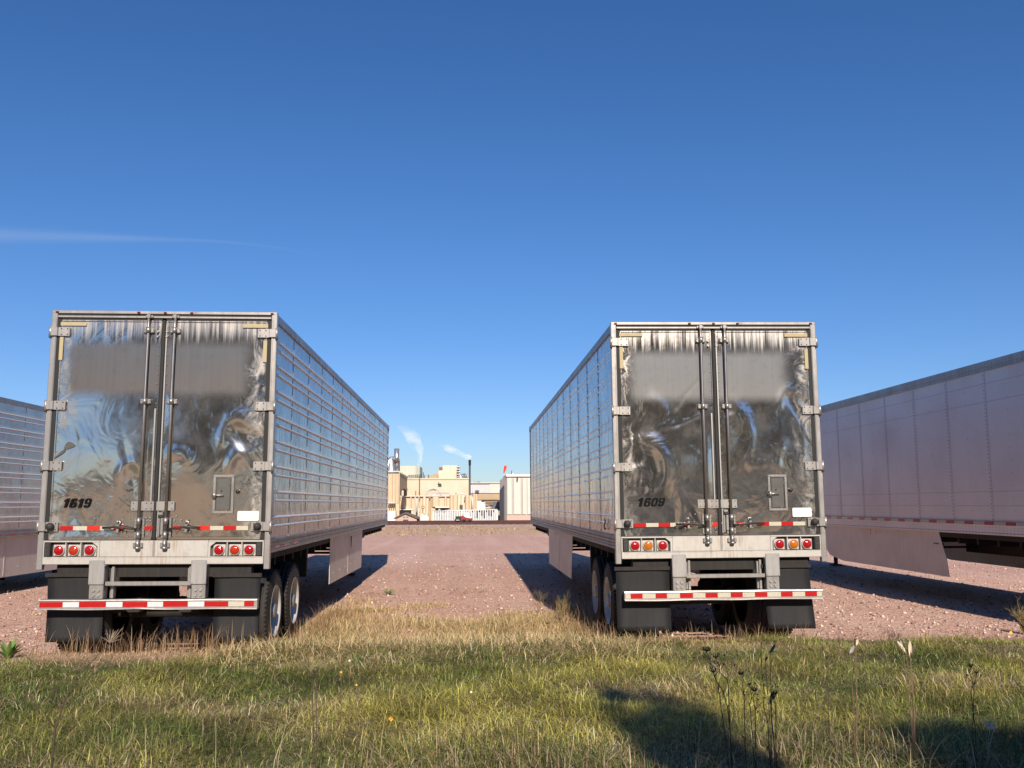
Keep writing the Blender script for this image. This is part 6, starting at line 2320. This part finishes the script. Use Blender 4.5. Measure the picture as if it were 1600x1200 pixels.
leafy("broad_grass", 4.05, (1300, 1215), 9, .34, .013, 'weed_green', "clump of broad dark green blades in the bottom shade", 2, .6)
leafy("broad_grass", 4.05, (1400, 1215), 7, .28, .011, 'weed_green', "smaller dark green blade clump right of the larger one", 4, .6)
leafy("leafy_weed", 4.4, (165, 1190), 16, .11, .022, 'leaf_green', "bright green leafy weed at the bottom left", 6, .9)
leafy("leafy_weed", 9.9, (14, 1012), 34, .26, .020, 'leaf_green', "green leafy clump at the left frame edge by the gravel", 8, .55)
leafy("leafy_weed", 9.2, (560, 1000), 22, .17, .009, 'leaf_green', "green tuft where lawn meets straw beside trailer 1619", 10, .6)
leafy("leafy_weed", 19.0, (607, 905), 16, .22, .014, 'leaf_green', "small green tuft on the gravel by the shadow of trailer 1619", 12, .6)


def petal_thing(name, Y, px, py, n, r, mat, label, seed, cat="flower", dz=0):
    rr = random.Random(seed)
    p = ptat(px, py, Y)
    T = tag(empty(name, p), label, cat)
    m = MB()
    for k in range(n):
        a = 2 * math.pi * k / n + rr.uniform(-.3, .3)
        q = Vector((math.cos(a) * r, -.2 * r, math.sin(a) * r))
        s = Vector((-math.sin(a), 0, math.cos(a))) * r * .42
        m.add([(0, 0, 0), tuple(q * .6 - s), tuple(q + Vector((0, -.3 * r * rr.random(), 0))), tuple(q * .6 + s)], [(0, 1, 2, 3)])
    m.build("petal" if cat == "flower" else "blade", MT[mat], T, kind='stuff')
    g0 = gz(p.x, p.y)
    MB().path([(0, .002, 0), (.004, .003, (g0 - p.z) * .5), (0, .004, g0 - p.z)], [.0014, .0016, .0018], 4).build("stem", MT['stem_brown'], T)


petal_thing("fallen_leaf", 4.9, 611, 1123, 4, .013, 'orange_leaf', "bright orange leaf caught in the grass low in the middle", 1, "leaf")
petal_thing("yellow_flower", 5.3, 557, 1070, 5, .007, 'yellow', "small yellow flower in the middle left of the lawn", 2)
petal_thing("yellow_flower", 5.8, 533, 1050, 5, .008, 'yellow', "yellow flower left of and above its nearest neighbour", 3)
petal_thing("yellow_flower", 8.6, 1579, 988, 6, .018, 'yellow', "yellow flower at the right edge below the shrub", 4)
petal_thing("yellow_flower", 4.9, 1578, 1150, 6, .012, 'orange_leaf', "orange-yellow flower low at the right edge under the white fluff", 5)
petal_thing("yellow_flower", 8.6, 1509, 1003, 4, .008, 'yellow', "faint yellow flower between the pods and the right edge", 6)
petal_thing("white_flower", 6.2, 546, 1032, 4, .008, 'fluff', "small white flower in the lawn before the straw band", 7)
petal_thing("white_flower", 5.2, 736, 1081, 5, .007, 'fluff', "pale dandelion clock near the middle of the lawn", 8)

p = ptat(1545, 1133, 4.8)
T = tag(empty("seed_fluff", p), "white milkweed fluff snagged in the grass at the lower right", "seed fluff")
m = MB()
rr = random.Random(8)
for k in range(90):
    d = Vector((rr.gauss(0, 1), rr.gauss(0, 1), rr.gauss(0, 1))).normalized()
    m.tube((0, 0, 0), tuple(d * rr.uniform(.02, .05)), .0007, .0003, 3, False)
m.build("silk", MT['fluff'], T, kind='stuff')
# bleached scraps on the lawn at the left
p = ptat(214, 1118, 5.2)
T = tag(empty("paper_scrap", (p.x, p.y, gz(p.x, p.y) + .05)), "crumpled white paper scraps on the lawn at the left", "litter")
for k in range(5):
    q = Vector((rr.uniform(-.045, .045), rr.uniform(-.03, .03), rr.uniform(-.01, .015)))
    V = [tuple(q + Vector((rr.uniform(-.016, .016), rr.uniform(-.012, .012), rr.uniform(-.008, .010)))) for _ in range(5)]
    MB().add(V, [(0, 1, 2), (0, 2, 3), (0, 3, 4)]).build("scrap", MT['clean_white'], T)
